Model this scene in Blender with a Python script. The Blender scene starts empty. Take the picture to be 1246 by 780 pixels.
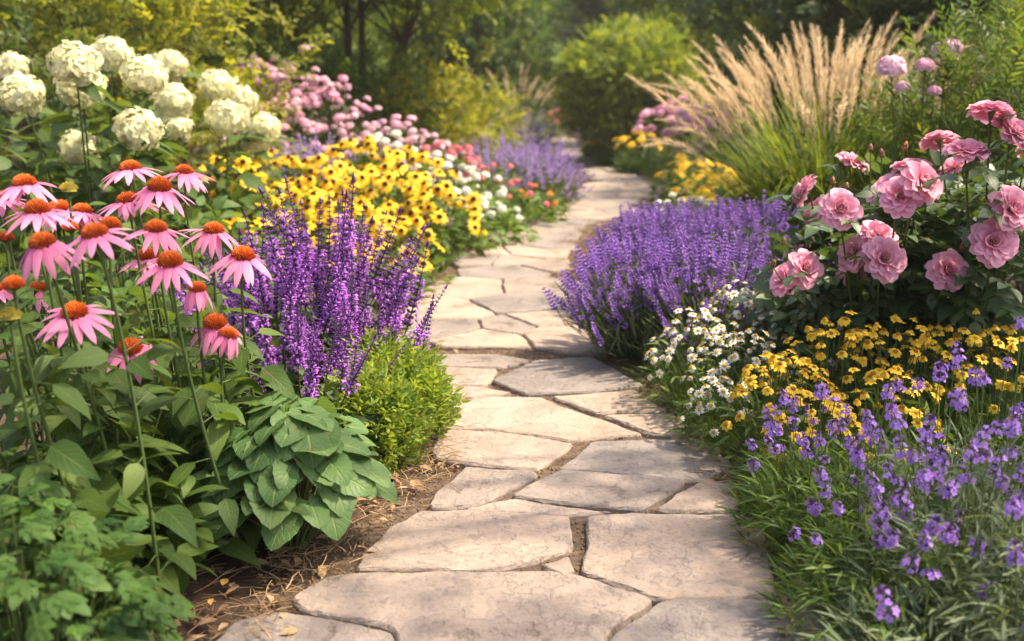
import bpy, math
import numpy as np
from mathutils import Vector, Matrix

rng = np.random.default_rng(11)
C = bpy.context.scene.collection
scene = bpy.context.scene
PI = math.pi

# ------------------------------------------------------------------ camera, sky, sun, exposure
CAM_H, PITCH, FPX = 0.95, math.radians(12.8), 1211.0
cam = bpy.data.objects.new('camera', bpy.data.cameras.new('camera'))
C.objects.link(cam); scene.camera = cam
cam.location = (0, 0, CAM_H); cam.rotation_euler = (math.radians(90) - PITCH, 0, 0)
cam.data.lens = 35.0; cam.data.sensor_width = 36.0
cam.data.clip_start = 0.05; cam.data.clip_end = 500
cam.data.dof.use_dof = True; cam.data.dof.focus_distance = 2.35; cam.data.dof.aperture_fstop = 2.9

SUN_EL, SUN_AZ = math.radians(58), math.radians(86)      # azimuth from +Y towards +X
sdir = Vector((math.sin(SUN_AZ)*math.cos(SUN_EL), math.cos(SUN_AZ)*math.cos(SUN_EL), math.sin(SUN_EL)))
world = bpy.data.worlds.new('World'); scene.world = world; world.use_nodes = True
wn = world.node_tree.nodes; wl = world.node_tree.links
sky = wn.new('ShaderNodeTexSky'); sky.sky_type = 'NISHITA'; sky.sun_disc = False
sky.sun_elevation = SUN_EL; sky.sun_rotation = SUN_AZ; sky.dust_density = 6.0; sky.air_density = 0.8; sky.ozone_density = 0.6
bg = wn['Background']; bg.inputs['Strength'].default_value = 0.15
wl.new(sky.outputs[0], bg.inputs['Color'])
sun = bpy.data.objects.new('sun', bpy.data.lights.new('sun', 'SUN')); C.objects.link(sun)
sun.data.energy = 4.0; sun.data.angle = math.radians(0.53); sun.data.color = (1.0, 0.85, 0.62)
sun.rotation_euler = sdir.to_track_quat('Z', 'Y').to_euler()
scene.view_settings.view_transform = 'Standard'; scene.view_settings.look = 'None'
scene.view_settings.exposure = 1.4; scene.view_settings.gamma = 1.0
cy = scene.cycles
cy.use_denoising = True
cy.max_bounces = 6; cy.diffuse_bounces = 4; cy.glossy_bounces = 2; cy.transmission_bounces = 4; cy.transparent_max_bounces = 4
cy.sample_clamp_indirect = 6.0; cy.caustics_reflective = False; cy.caustics_refractive = False

# ------------------------------------------------------------------ helpers
def at(px, py, Y):
    """world point seen at photo pixel px,py on the vertical plane at distance Y"""
    a = (px - 623)/FPX; b = (390 - py)/FPX
    d = np.array([a, math.cos(PITCH) + b*math.sin(PITCH), -math.sin(PITCH) + b*math.cos(PITCH)])
    return np.array([0, 0, CAM_H]) + d*(Y/d[1])
def ground_at(px, py):
    a = (px - 623)/FPX; b = (390 - py)/FPX
    d = np.array([a, math.cos(PITCH) + b*math.sin(PITCH), -math.sin(PITCH) + b*math.cos(PITCH)])
    p = np.array([0, 0, CAM_H]) + d*(CAM_H/-d[2])
    return p[:2]
def gx(px, Y):
    return (px - 623)/FPX*(Y*math.cos(PITCH) + 0.6*math.sin(PITCH))
def U(a, b, n=None): return rng.uniform(a, b, n)
def nrm(v): 
    v = np.asarray(v, float); return v/np.maximum(np.linalg.norm(v, axis=-1, keepdims=True), 1e-9)
def frames(d, up):
    """rotation matrices with local Y along d and local Z near up"""
    y = nrm(d); up = np.broadcast_to(np.asarray(up, float), y.shape)
    x = np.cross(y, up)
    bad = np.linalg.norm(x, axis=-1) < 1e-3
    if bad.any(): x[bad] = np.cross(y[bad], np.array([1.0, .1, 0]))
    x = nrm(x); z = np.cross(x, y)
    return np.stack([x, y, z], axis=-1)
def frames_z(d, spin):
    """rotation matrices with local Z along d and a spin about it"""
    z = nrm(d); h = np.where(np.abs(z[..., 2:3]) > .95, np.array([1.0, 0, 0]), np.array([0, 0, 1.0]))
    x = nrm(np.cross(h, z)); y = np.cross(z, x)
    c = np.cos(spin)[..., None]; s = np.sin(spin)[..., None]
    return np.stack([x*c + y*s, -x*s + y*c, z], axis=-1)
def sph(n, zmin=-1.0):
    z = U(zmin, 1, n); a = U(0, 2*PI, n); r = np.sqrt(np.maximum(0, 1 - z*z))
    return np.stack([r*np.cos(a), r*np.sin(a), z], -1)

class MB:
    """collects template copies and tubes; builds ONE mesh"""
    def __init__(s):
        s.V = []; s.L = []; s.Q = []; s.T = []; s.qt = []; s.tt = []; s.qm = []; s.tm = []; s.n = 0
    def raw(s, V, L, Q, T, qt, tt, qm, tm):
        s.V.append(V); s.L.append(L)
        s.Q.append(Q + s.n); s.T.append(T + s.n); s.qt.append(qt); s.tt.append(tt); s.qm.append(qm); s.tm.append(tm)
        s.n += len(V)
    def add(s, tpl, R, t, sc=1.0, tint=0.5, mi=None):
        t = np.atleast_2d(np.asarray(t, float)); N = len(t)
        if N == 0: return
        R = np.asarray(R, float); R = R[None] if R.ndim == 2 else R
        R = np.broadcast_to(R, (N, 3, 3))
        sc = np.asarray(sc, float)
        if sc.ndim <= 1: sc = np.broadcast_to(sc, (N,))[:, None, None]*np.ones((1, 1, 3))
        else: sc = sc[:, None, :]
        V, L, Q, T, qt, tt, qm, tm = tpl
        P = np.einsum('nij,nkj->nki', R, V[None]*sc) + t[:, None, :]
        k = len(V); off = (np.arange(N)*k)[:, None, None]
        tint = np.broadcast_to(np.asarray(tint, float), (N,))
        QQ = (Q[None] + off).reshape(-1, 4); TT = (T[None] + off).reshape(-1, 3)
        qtt = np.clip(qt[None] + tint[:, None] - .5, 0, 1).reshape(-1); ttt = np.clip(tt[None] + tint[:, None] - .5, 0, 1).reshape(-1)
        qmm = np.tile(qm if mi is None else np.full_like(qm, mi), N); tmm = np.tile(tm if mi is None else np.full_like(tm, mi), N)
        s.raw(P.reshape(-1, 3), np.tile(L, (N, 1)), QQ, TT, qtt, ttt, qmm, tmm)
    def tube(s, pts, r0, r1, sides=5, mi=0, tint=.5):
        pts = np.asarray(pts, float); k = len(pts)
        d = np.gradient(pts, axis=0); d = nrm(d)
        ref = np.array([1.0, 0.13, 0]) if abs(d[0][0]) < .8 else np.array([0, 1.0, .1])
        x = nrm(np.cross(d, ref)); y = np.cross(d, x)
        a = np.arange(sides)/sides*2*PI
        r = np.linspace(r0, r1, k) if np.ndim(r0) == 0 else np.asarray(r0)
        P = pts[:, None, :] + r[:, None, None]*(np.cos(a)[None, :, None]*x[:, None, :] + np.sin(a)[None, :, None]*y[:, None, :])
        i = np.arange(k - 1)[:, None]*sides; j = np.arange(sides)[None, :]; j2 = (j + 1) % sides
        Q = np.stack([i + j, i + j2, i + sides + j2, i + sides + j], -1).reshape(-1, 4)
        L = np.zeros((k*sides, 3)); L[:, 1] = np.repeat(np.linspace(0, 1, k), sides)
        T = np.zeros((0, 3), int)
        s.raw(P.reshape(-1, 3), L, Q, T, np.full(len(Q), tint), np.zeros(0), np.full(len(Q), mi, int), np.zeros(0, int))
    def tpl(s):
        cat = lambda a, w, ty: np.concatenate(a) if a else np.zeros((0, w), ty)
        c1 = lambda a, ty: np.concatenate(a) if a else np.zeros(0, ty)
        return (cat(s.V, 3, float), cat(s.L, 3, float), cat(s.Q, 4, int), cat(s.T, 3, int), c1(s.qt, float), c1(s.tt, float), c1(s.qm, int), c1(s.tm, int))
    def mesh(s, name, mats, smooth=True):
        V, L, Q, T, qt, tt, qm, tm = s.tpl()
        me = bpy.data.meshes.new(name)
        me.vertices.add(len(V)); me.vertices.foreach_set('co', V.astype(np.float32).ravel())
        li = np.concatenate([Q.ravel(), T.ravel()]).astype(np.int32)
        me.loops.add(len(li)); me.loops.foreach_set('vertex_index', li)
        nq, nt = len(Q), len(T)
        ls = np.concatenate([np.arange(nq)*4, nq*4 + np.arange(nt)*3]).astype(np.int32)
        me.polygons.add(nq + nt); me.polygons.foreach_set('loop_start', ls)
        me.polygons.foreach_set('material_index', np.concatenate([qm, tm]).astype(np.int32))
        me.polygons.foreach_set('use_smooth', np.full(nq + nt, smooth))
        me.update(calc_edges=True)
        a = me.attributes.new('tint', 'FLOAT', 'FACE'); a.data.foreach_set('value', np.concatenate([qt, tt]).astype(np.float32))
        a = me.attributes.new('luv', 'FLOAT_VECTOR', 'POINT'); a.data.foreach_set('vector', L.astype(np.float32).ravel())
        for m in (mats if isinstance(mats, (list, tuple)) else [mats]): me.materials.append(m)
        me.validate(); return me
    def obj(s, name, mats, parent=None, smooth=True):
        return obj(name, s.mesh(name, mats, smooth), parent)

def obj(name, me, parent=None, mat=None):
    o = bpy.data.objects.new(name, me); C.objects.link(o)
    if parent is not None: o.parent = parent
    if mat is not None: o.matrix_local = mat
    return o
def thing(name, label, cat, loc=(0, 0, 0), group=None):
    o = bpy.data.objects.new(name, None); C.objects.link(o); o.location = tuple(loc)
    o.empty_display_size = .1; o['label'] = label; o['category'] = cat
    if group: o['group'] = group
    return o
def M4(pos, R=None, s=1.0):
    m = Matrix.Identity(4)
    R = np.eye(3) if R is None else R
    for i in range(3):
        for j in range(3): m[i][j] = float(R[i][j])*s
        m[i][3] = float(pos[i])
    return m
def arc(p0, p1, lift=.5, k=6, side=None):
    """curved polyline that leaves p0 upwards and ends at p1"""
    p0 = np.asarray(p0, float); p1 = np.asarray(p1, float); h = np.linalg.norm(p1 - p0)
    c = p0*.5 + p1*.5; c = np.array([p0[0]*.7 + p1[0]*.3, p0[1]*.7 + p1[1]*.3, p0[2] + (p1[2] - p0[2])*.5 + h*(lift - .5)*.6])
    if side is not None: c = c + side
    t = np.linspace(0, 1, k)[:, None]
    return (1 - t)**2*p0 + 2*t*(1 - t)*c + t*t*p1

# ------------------------------------------------------------------ materials
def mat_nodes(name):
    m = bpy.data.materials.new(name); m.use_nodes = True
    n = m.node_tree.nodes; l = m.node_tree.links; n.clear()
    out = n.new('ShaderNodeOutputMaterial'); return m, n, l, out
def ramp(n, stops):
    r = n.new('ShaderNodeValToRGB'); e = r.color_ramp.elements
    while len(e) < len(stops): e.new(.5)
    for el, (p, c) in zip(e, stops): el.position = p; el.color = (*c, 1)
    return r
def leaf_mat(name, cols, trans=.35, rough=.5, vein=0.0, spec=.22, tcol=1.0, noise=8.0, spots=None):
    """leaf: colour varies from leaf to leaf (tint attribute) and softly over it; light comes through it"""
    m, n, l, out = mat_nodes(name)
    at_ = n.new('ShaderNodeAttribute'); at_.attribute_name = 'tint'
    geo = n.new('ShaderNodeTexCoord'); nz = n.new('ShaderNodeTexNoise'); nz.inputs['Scale'].default_value = noise; nz.inputs['Detail'].default_value = 2
    l.new(geo.outputs['Object'], nz.inputs['Vector'])
    ma = n.new('ShaderNodeMath'); ma.operation = 'MULTIPLY_ADD'; ma.inputs[1].default_value = .5; l.new(nz.outputs['Fac'], ma.inputs[0])
    sb = n.new('ShaderNodeMath'); sb.operation = 'SUBTRACT'; l.new(at_.outputs['Fac'], sb.inputs[0]); sb.inputs[1].default_value = .25
    l.new(sb.outputs[0], ma.inputs[2])
    k = len(cols); r = ramp(n, [(i/(k - 1) if k > 1 else 0, c) for i, c in enumerate(cols)]); l.new(ma.outputs[0], r.inputs[0])
    col = r.outputs[0]
    p = n.new('ShaderNodeBsdfPrincipled'); p.inputs['Roughness'].default_value = rough; p.inputs['Specular IOR Level'].default_value = spec
    if vein > 0:
        lu = n.new('ShaderNodeAttribute'); lu.attribute_name = 'luv'; sp = n.new('ShaderNodeSeparateXYZ'); l.new(lu.outputs['Vector'], sp.inputs[0])
        ab = n.new('ShaderNodeMath'); ab.operation = 'ABSOLUTE'; l.new(sp.outputs['X'], ab.inputs[0])
        # side veins: |u|*a - v, repeated; midrib: |u| small
        m1 = n.new('ShaderNodeMath'); m1.operation = 'MULTIPLY_ADD'; l.new(ab.outputs[0], m1.inputs[0]); m1.inputs[1].default_value = -.38
        l.new(sp.outputs['Y'], m1.inputs[2])
        m2 = n.new('ShaderNodeMath'); m2.operation = 'MULTIPLY'; l.new(m1.outputs[0], m2.inputs[0]); m2.inputs[1].default_value = 6.5
        m3 = n.new('ShaderNodeMath'); m3.operation = 'FRACT'; l.new(m2.outputs[0], m3.inputs[0])
        m4 = n.new('ShaderNodeMath'); m4.operation = 'PINGPONG'; l.new(m3.outputs[0], m4.inputs[0]); m4.inputs[1].default_value = .5
        vr = n.new('ShaderNodeMapRange'); l.new(m4.outputs[0], vr.inputs[0]); vr.inputs[1].default_value = 0; vr.inputs[2].default_value = .12; vr.inputs[3].default_value = 1; vr.inputs[4].default_value = 0
        mr = n.new('ShaderNodeMapRange'); l.new(ab.outputs[0], mr.inputs[0]); mr.inputs[1].default_value = .02; mr.inputs[2].default_value = .09; mr.inputs[3].default_value = 1.3; mr.inputs[4].default_value = 0
        mx = n.new('ShaderNodeMath'); mx.operation = 'MAXIMUM'; l.new(vr.outputs[0], mx.inputs[0]); l.new(mr.outputs[0], mx.inputs[1])
        mc = n.new('ShaderNodeMixRGB'); mc.blend_type = 'MIX'; mu = n.new('ShaderNodeMath'); mu.operation = 'MULTIPLY'; mu.inputs[1].default_value = .38*vein; l.new(mx.outputs[0], mu.inputs[0])
        l.new(mu.outputs[0], mc.inputs[0]); l.new(col, mc.inputs[1]); b = cols[-1]; mc.inputs[2].default_value = (min(1, b[0]*1.7 + .03), min(1, b[1]*1.5 + .03), b[2]*1.5 + .02, 1); col = mc.outputs[0]
        bp = n.new('ShaderNodeBump'); bp.inputs['Strength'].default_value = .5*vein; bp.inputs['Distance'].default_value = .003; bp.invert = True
        l.new(mx.outputs[0], bp.inputs['Height']); l.new(bp.outputs[0], p.inputs['Normal'])
    if vein >= .5:
        bn = n.new('ShaderNodeTexNoise'); bn.inputs['Scale'].default_value = 38; bn.inputs['Detail'].default_value = 4; l.new(geo.outputs['Object'], bn.inputs['Vector'])
        br = ramp(n, [(.665, (0, 0, 0)), (.70, (1, 1, 1))]); l.new(bn.outputs['Fac'], br.inputs[0]); bm_ = n.new('ShaderNodeMath'); bm_.operation = 'MULTIPLY'; bm_.inputs[1].default_value = .7; l.new(br.outputs[0], bm_.inputs[0])
        bc = n.new('ShaderNodeMixRGB'); l.new(bm_.outputs[0], bc.inputs[0]); l.new(col, bc.inputs[1]); bc.inputs[2].default_value = (.17, .12, .03, 1); col = bc.outputs[0]
    l.new(col, p.inputs['Base Color'])
    if trans > 0:
        t = n.new('ShaderNodeBsdfTranslucent'); mixc = n.new('ShaderNodeMixRGB'); mixc.blend_type = 'MULTIPLY'; mixc.inputs[0].default_value = 1
        l.new(col, mixc.inputs[1]); mixc.inputs[2].default_value = (1.9*tcol, 1.7*tcol, .75*tcol, 1) if tcol else (1, 1, 1, 1); l.new(mixc.outputs[0], t.inputs[0])
        mix = n.new('ShaderNodeMixShader'); mix.inputs[0].default_value = trans; l.new(p.outputs[0], mix.inputs[1]); l.new(t.outputs[0], mix.inputs[2]); l.new(mix.outputs[0], out.inputs[0])
    else: l.new(p.outputs[0], out.inputs[0])
    return m
def petal_mat(name, inner, outer, trans=.35, var=.18, rough=.55, streak=0.0):
    """petal: colour runs from base to tip; small change from petal to petal"""
    m, n, l, out = mat_nodes(name)
    lu = n.new('ShaderNodeAttribute'); lu.attribute_name = 'luv'; sp = n.new('ShaderNodeSeparateXYZ'); l.new(lu.outputs['Vector'], sp.inputs[0])
    r = ramp(n, [(0.0, inner), (.45, tuple(.4*a + .6*b for a, b in zip(inner, outer))), (1.0, outer)]); l.new(sp.outputs['Y'], r.inputs[0])
    at_ = n.new('ShaderNodeAttribute'); at_.attribute_name = 'tint'
    oi = n.new('ShaderNodeObjectInfo')
    sm = n.new('ShaderNodeMath'); sm.operation = 'ADD'; l.new(at_.outputs['Fac'], sm.inputs[0]); l.new(oi.outputs['Random'], sm.inputs[1])
    mr = n.new('ShaderNodeMapRange'); mr.inputs[1].default_value = .3; mr.inputs[2].default_value = 1.7; mr.inputs[3].default_value = 1 - var*1.3; mr.inputs[4].default_value = 1 + var*.7; l.new(sm.outputs[0], mr.inputs[0])
    hs = n.new('ShaderNodeHueSaturation'); l.new(r.outputs[0], hs.inputs['Color']); l.new(mr.outputs[0], hs.inputs['Value'])
    col = hs.outputs[0]
    p = n.new('ShaderNodeBsdfPrincipled'); p.inputs['Roughness'].default_value = rough; p.inputs['Specular IOR Level'].default_value = .25
    if streak > 0:
        mm = n.new('ShaderNodeMath'); mm.operation = 'MULTIPLY'; mm.inputs[1].default_value = 3.2; l.new(sp.outputs['X'], mm.inputs[0])
        pp = n.new('ShaderNodeMath'); pp.operation = 'PINGPONG'; pp.inputs[1].default_value = .8; l.new(mm.outputs[0], pp.inputs[0])
        bp = n.new('ShaderNodeBump'); bp.inputs['Strength'].default_value = streak; bp.inputs['Distance'].default_value = .002; l.new(pp.outputs[0], bp.inputs['Height']); l.new(bp.outputs[0], p.inputs['Normal'])
    l.new(col, p.inputs['Base Color'])
    t = n.new('ShaderNodeBsdfTranslucent'); l.new(col, t.inputs[0])
    mix = n.new('ShaderNodeMixShader'); mix.inputs[0].default_value = trans; l.new(p.outputs[0], mix.inputs[1]); l.new(t.outputs[0], mix.inputs[2]); l.new(mix.outputs[0], out.inputs[0])
    return m
def solid_mat(name, cols, rough=.7, noise=40.0, bump=.3):
    m, n, l, out = mat_nodes(name)
    tc = n.new('ShaderNodeTexCoord'); nz = n.new('ShaderNodeTexNoise'); nz.inputs['Scale'].default_value = noise; nz.inputs['Detail'].default_value = 5; l.new(tc.outputs['Object'], nz.inputs[0])
    at_ = n.new('ShaderNodeAttribute'); at_.attribute_name = 'tint'
    ad = n.new('ShaderNodeMath'); ad.operation = 'ADD'; l.new(nz.outputs['Fac'], ad.inputs[0]); l.new(at_.outputs['Fac'], ad.inputs[1])
    hf = n.new('ShaderNodeMapRange'); hf.inputs[1].default_value = .4; hf.inputs[2].default_value = 1.5; l.new(ad.outputs[0], hf.inputs[0])
    k = len(cols); r = ramp(n, [(i/(k - 1), c) for i, c in enumerate(cols)]); l.new(hf.outputs[0], r.inputs[0])
    p = n.new('ShaderNodeBsdfPrincipled'); p.inputs['Roughness'].default_value = rough; p.inputs['Specular IOR Level'].default_value = .25; l.new(r.outputs[0], p.inputs['Base Color'])
    if bump: 
        bp = n.new('ShaderNodeBump'); bp.inputs['Strength'].default_value = bump; bp.inputs['Distance'].default_value = .01; l.new(nz.outputs['Fac'], bp.inputs['Height']); l.new(bp.outputs[0], p.inputs['Normal'])
    l.new(p.outputs[0], out.inputs[0]); return m

# ------------------------------------------------------------------ leaf, petal and spike templates
def leaf_tpl(L=1.0, W=.4, n=4, fold=.2, curl=.25, a=.8, b=1.0, lobe=0.0, wave=0.0, tipd=0.0, serr=0.0, mi=0):
    """blade along +Y, face up +Z; three points a row"""
    t = np.linspace(0, 1, n + 1)
    w = W*.5*np.sin(PI*np.clip(t, 0, 1)**a)**b
    if lobe > 0: w = W*.5*np.sin(PI*(.27 + .73*t)**1.05)**.68; w[-1] = 0
    if lobe == 0: w[0] = max(w[0], W*.03); w[-1] = W*.01
    if serr: w = w*(1 + serr*np.where(np.arange(n + 1) % 2 == 0, -1, 1))
    V = []; Lu = []
    for i, tt in enumerate(t):
        y = L*tt; z = -curl*L*tt*tt - tipd*L*max(0, tt - .7)**2
        ys = y - lobe*L*(1 - tt)**3
        zz = fold*w[i] + (wave*W*math.sin(tt*9 + 1) if wave else 0)
        V += [(-w[i], ys, z + zz), (0, y, z), (w[i], ys, z + fold*w[i] + (wave*W*math.sin(tt*8 + 3) if wave else 0))]
        Lu += [(-1, tt, 0), (0, tt, 0), (1, tt, 0)]
    Q = []
    for i in range(n):
        o = i*3; Q += [(o, o + 1, o + 4, o + 3), (o + 1, o + 2, o + 5, o + 4)]
    Q = np.array(Q); mb = MB(); mb.raw(np.array(V, float), np.array(Lu, float), Q, np.zeros((0, 3), int), np.full(len(Q), .5), np.zeros(0), np.full(len(Q), mi), np.zeros(0, int))
    return mb.tpl()
def dart_tpl(L=1.0, W=.4, fold=.25, curl=.15, mi=0):
    V = np.array([(0, 0, 0), (W*.5, L*.45, fold*W*.5), (0, L, -curl*L), (-W*.5, L*.45, fold*W*.5), (0, L*.5, -curl*L*.2)], float)
    T = np.array([(0, 1, 4), (1, 2, 4), (0, 4, 3), (4, 2, 3)])
    mb = MB(); mb.raw(V, np.array([(0, 0, 0), (1, .45, 0), (0, 1, 0), (-1, .45, 0), (0, .5, 0)], float), np.zeros((0, 4), int), T, np.zeros(0), np.full(4, .5), np.zeros(0, int), np.full(4, mi))
    return mb.tpl()
def bud_tpl(L=1.0, W=.4, sides=5, mi=0):
    """closed spindle along +Z"""
    mb = MB(); z = np.array([0, .25, .6, 1.0])*L; r = np.array([.3, 1.0, .85, .15])*W*.5
    mb.tube(np.stack([z*0, z*0, z], -1), r, 0, sides, mi); return mb.tpl()
def dome_tpl(r=1.0, h=.6, rows=4, sides=10, mi=0):
    mb = MB(); a = np.linspace(0, PI/2*.97, rows); z = np.sin(a)*h; rr = np.cos(a)*r
    mb.tube(np.stack([z*0, z*0, z], -1), rr, 0, sides, mi); return mb.tpl()
def blade_tpl(L=1.0, W=.012, n=5, bend=.6, mi=0):
    """grass blade that rises along +Z and arches towards +Y"""
    t = np.linspace(0, 1, n + 1); ang = bend*t**1.6*1.9
    dy = np.sin(ang); dz = np.cos(ang); y = np.concatenate([[0], np.cumsum((dy[1:] + dy[:-1])/2)])*L/n; z = np.concatenate([[0], np.cumsum((dz[1:] + dz[:-1])/2)])*L/n
    w = W*.5*np.minimum(1, 1.15 - t)**.7; w = W*.5*(1 - t**2.2*.95)
    V = []; Lu = []
    for i in range(n + 1): V += [(-w[i], y[i], z[i]), (w[i], y[i], z[i])]; Lu += [(-1, t[i], 0), (1, t[i], 0)]
    Q = np.array([(2*i, 2*i + 1, 2*i + 3, 2*i + 2) for i in range(n)])
    mb = MB(); mb.raw(np.array(V, float), np.array(Lu, float), Q, np.zeros((0, 3), int), np.full(n, .5), np.zeros(0), np.full(n, mi), np.zeros(0, int)); return mb.tpl()
def spray_tpl(leaf, L=.3, n=11, size=.06, bend=.3, mi_leaf=0, mi_twig=1, twig=.002, ang=.9, updown=.3, pairs=False):
    """a twig along +Y with leaves on both sides"""
    mb = MB(); t = np.linspace(0, 1, 5); pts = np.stack([t*0, t*L, -bend*L*t*t], -1)
    mb.tube(pts, twig, twig*.4, 3, mi_twig)
    tt = np.linspace(.12, 1, n); tt[-1] = 1
    side = np.where(np.arange(n) % 2 == 0, 1, -1)
    d = np.stack([side*math.sin(ang)*np.where(tt > .99, .1, 1), np.full(n, math.cos(ang)), U(-updown, updown, n) - bend*tt], -1)
    p = np.stack([tt*0, tt*L, -bend*L*tt*tt], -1); up = nrm(np.stack([U(-.5, .5, n), U(-.5, .5, n), np.ones(n)], -1))
    mb.add(leaf, frames(d, up), p, size*U(.75, 1.15, n)*(1 - .35*np.abs(tt - .45)), U(.32, .68, n), mi_leaf)
    return mb.tpl()
def disc_flower_tpl(npet, L, W, droop=.2, cup=0.0, r0=.2, n=3, mi=0, a=.9, fold=.1, jit=.15, layers=1):
    """rays round +Z; droop lowers them towards the tips"""
    mb = MB(); 
    for k in range(layers):
        pt = leaf_tpl(L, W, n, fold, .18, a=a, b=.7, mi=mi)
        an = (np.arange(npet) + .5*k)/npet*2*PI + U(-jit, jit, npet)
        dr = droop + U(-.12, .12, npet) - cup - .2*k
        d = np.stack([np.cos(an)*np.cos(dr), np.sin(an)*np.cos(dr), -np.sin(dr)], -1)
        up = np.stack([np.cos(an)*np.sin(dr), np.sin(an)*np.sin(dr), np.cos(dr)], -1)
        p = np.stack([np.cos(an), np.sin(an), an*0 + .02*k], -1)*np.array([L*r0, L*r0, L])
        mb.add(pt, frames(d, up + U(-.15, .15, (npet, 3))), p, U(.85, 1.08, npet), U(.35, .65, npet))
    return mb.tpl()

DART = dart_tpl(1, .5); DARTN = dart_tpl(1, .34)
LEAF = leaf_tpl(1, .46, 4, .22, .22); LEAFN = leaf_tpl(1, .24, 3, .2, .2); OVATE = leaf_tpl(1, .56, 6, .18, .3, a=.7, b=.85, wave=.02)
HEART = leaf_tpl(1, 1.0, 10, .16, .22, lobe=.26, wave=.016, tipd=.3, serr=.035)
THIN = leaf_tpl(1, .07, 3, .1, .25)
GRASS_BLADES = [blade_tpl(1, .012, 6, b) for b in (.35, .6, .9, 1.1)]
def floret_tpl(np_=5, r=.5, w=.55, cup=.25, mi=0):
    return disc_flower_tpl(np_, r, w*r*1.6, droop=-cup, r0=.08, n=2, mi=mi, a=1.15, jit=.1)

# ------------------------------------------------------------------ shared materials
MT = {}
MT['stone'] = None
def stone_material():
    m, n, l, out = mat_nodes('flagstone')
    tc = n.new('ShaderNodeTexCoord'); oi = n.new('ShaderNodeObjectInfo')
    n1 = n.new('ShaderNodeTexNoise'); n1.inputs['Scale'].default_value = 3.2; n1.inputs['Detail'].default_value = 7; n1.inputs['Roughness'].default_value = .62; n1.inputs['Distortion'].default_value = .2
    n2 = n.new('ShaderNodeTexNoise'); n2.inputs['Scale'].default_value = 75; n2.inputs['Detail'].default_value = 6; n2.inputs['Roughness'].default_value = .7
    n3 = n.new('ShaderNodeTexNoise'); n3.inputs['Scale'].default_value = 5; n3.inputs['Detail'].default_value = 10; n3.inputs['Roughness'].default_value = .66; n3.inputs['Distortion'].default_value = .25
    for q in (n1, n2, n3): l.new(tc.outputs['Object'], q.inputs[0])
    a = n.new('ShaderNodeMath'); a.operation = 'MULTIPLY_ADD'; l.new(oi.outputs['Random'], a.inputs[0]); a.inputs[1].default_value = .62; l.new(n1.outputs['Fac'], a.inputs[2])
    r = ramp(n, [(.34, (.135, .112, .10)), (.6, (.20, .16, .135)), (.85, (.26, .205, .165)), (1.0, (.30, .245, .205))]); l.new(a.outputs[0], r.inputs[0])
    sr = ramp(n, [(.30, (.45, .43, .43)), (.44, (.92, .92, .92)), (.55, (1, 1, 1)), (.72, (1.2, 1.15, 1.08))]); l.new(n2.outputs['Fac'], sr.inputs[0])
    mx = n.new('ShaderNodeMixRGB'); mx.blend_type = 'MULTIPLY'; mx.inputs[0].default_value = .75; l.new(r.outputs[0], mx.inputs[1]); l.new(sr.outputs[0], mx.inputs[2])
    st = ramp(n, [(.30, (.45, .40, .37)), (.40, (.85, .82, .8)), (.5, (1, 1, 1)), (.64, (1.1, 1.06, 1.0))]); l.new(n3.outputs['Fac'], st.inputs[0])
    mx2 = n.new('ShaderNodeMixRGB'); mx2.blend_type = 'MULTIPLY'; mx2.inputs[0].default_value = .85; l.new(mx.outputs[0], mx2.inputs[1]); l.new(st.outputs[0], mx2.inputs[2])
    n4 = n.new('ShaderNodeTexNoise'); n4.inputs['Scale'].default_value = 17; n4.inputs['Detail'].default_value = 5; n4.inputs['Roughness'].default_value = .75; n4.inputs['Distortion'].default_value = .4
    wp = n.new('ShaderNodeVectorMath'); wp.operation = 'ADD'; cx = n.new('ShaderNodeCombineXYZ'); l.new(oi.outputs['Random'], cx.inputs[2]); l.new(oi.outputs['Random'], cx.inputs[0]); l.new(tc.outputs['Object'], wp.inputs[0]); l.new(cx.outputs[0], wp.inputs[1])
    for q in (n1, n3, n4): l.new(wp.outputs[0], q.inputs[0])
    lr = ramp(n, [(.60, (0, 0, 0)), (.68, (1, 1, 1))]); l.new(n4.outputs['Fac'], lr.inputs[0])
    mx3 = n.new('ShaderNodeMixRGB'); mx3.blend_type = 'MULTIPLY'; lm = n.new('ShaderNodeMath'); lm.operation = 'MULTIPLY'; lm.inputs[1].default_value = .55; l.new(lr.outputs[0], lm.inputs[0]); l.new(lm.outputs[0], mx3.inputs[0]); l.new(mx2.outputs[0], mx3.inputs[1]); mx3.inputs[2].default_value = (.62, .56, .50, 1); mx2 = mx3
    hu = n.new('ShaderNodeHueSaturation'); hm = n.new('ShaderNodeMapRange'); l.new(oi.outputs['Random'], hm.inputs[0]); hm.inputs[3].default_value = .65; hm.inputs[4].default_value = 1.2; l.new(hm.outputs[0], hu.inputs['Saturation']); l.new(mx2.outputs[0], hu.inputs['Color']); mx2 = hu
    p = n.new('ShaderNodeBsdfPrincipled'); p.inputs['Roughness'].default_value = .78; p.inputs['Specular IOR Level'].default_value = .3; l.new(mx2.outputs[0], p.inputs['Base Color'])
    # cleft surface: stepped relief + grain
    cr = ramp(n, [(.36, (0, 0, 0)), (.38, (.4, .4, .4)), (.49, (.55, .55, .55)), (.505, (.8, .8, .8)), (.62, (1, 1, 1))]); l.new(n3.outputs['Fac'], cr.inputs[0])
    hs = n.new('ShaderNodeMath'); hs.operation = 'MULTIPLY_ADD'; l.new(n2.outputs['Fac'], hs.inputs[0]); hs.inputs[1].default_value = .6; l.new(cr.outputs[0], hs.inputs[2])
    bp = n.new('ShaderNodeBump'); bp.inputs['Strength'].default_value = .8; bp.inputs['Distance'].default_value = .009; l.new(hs.outputs[0], bp.inputs['Height']); l.new(bp.outputs[0], p.inputs['Normal'])
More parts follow.
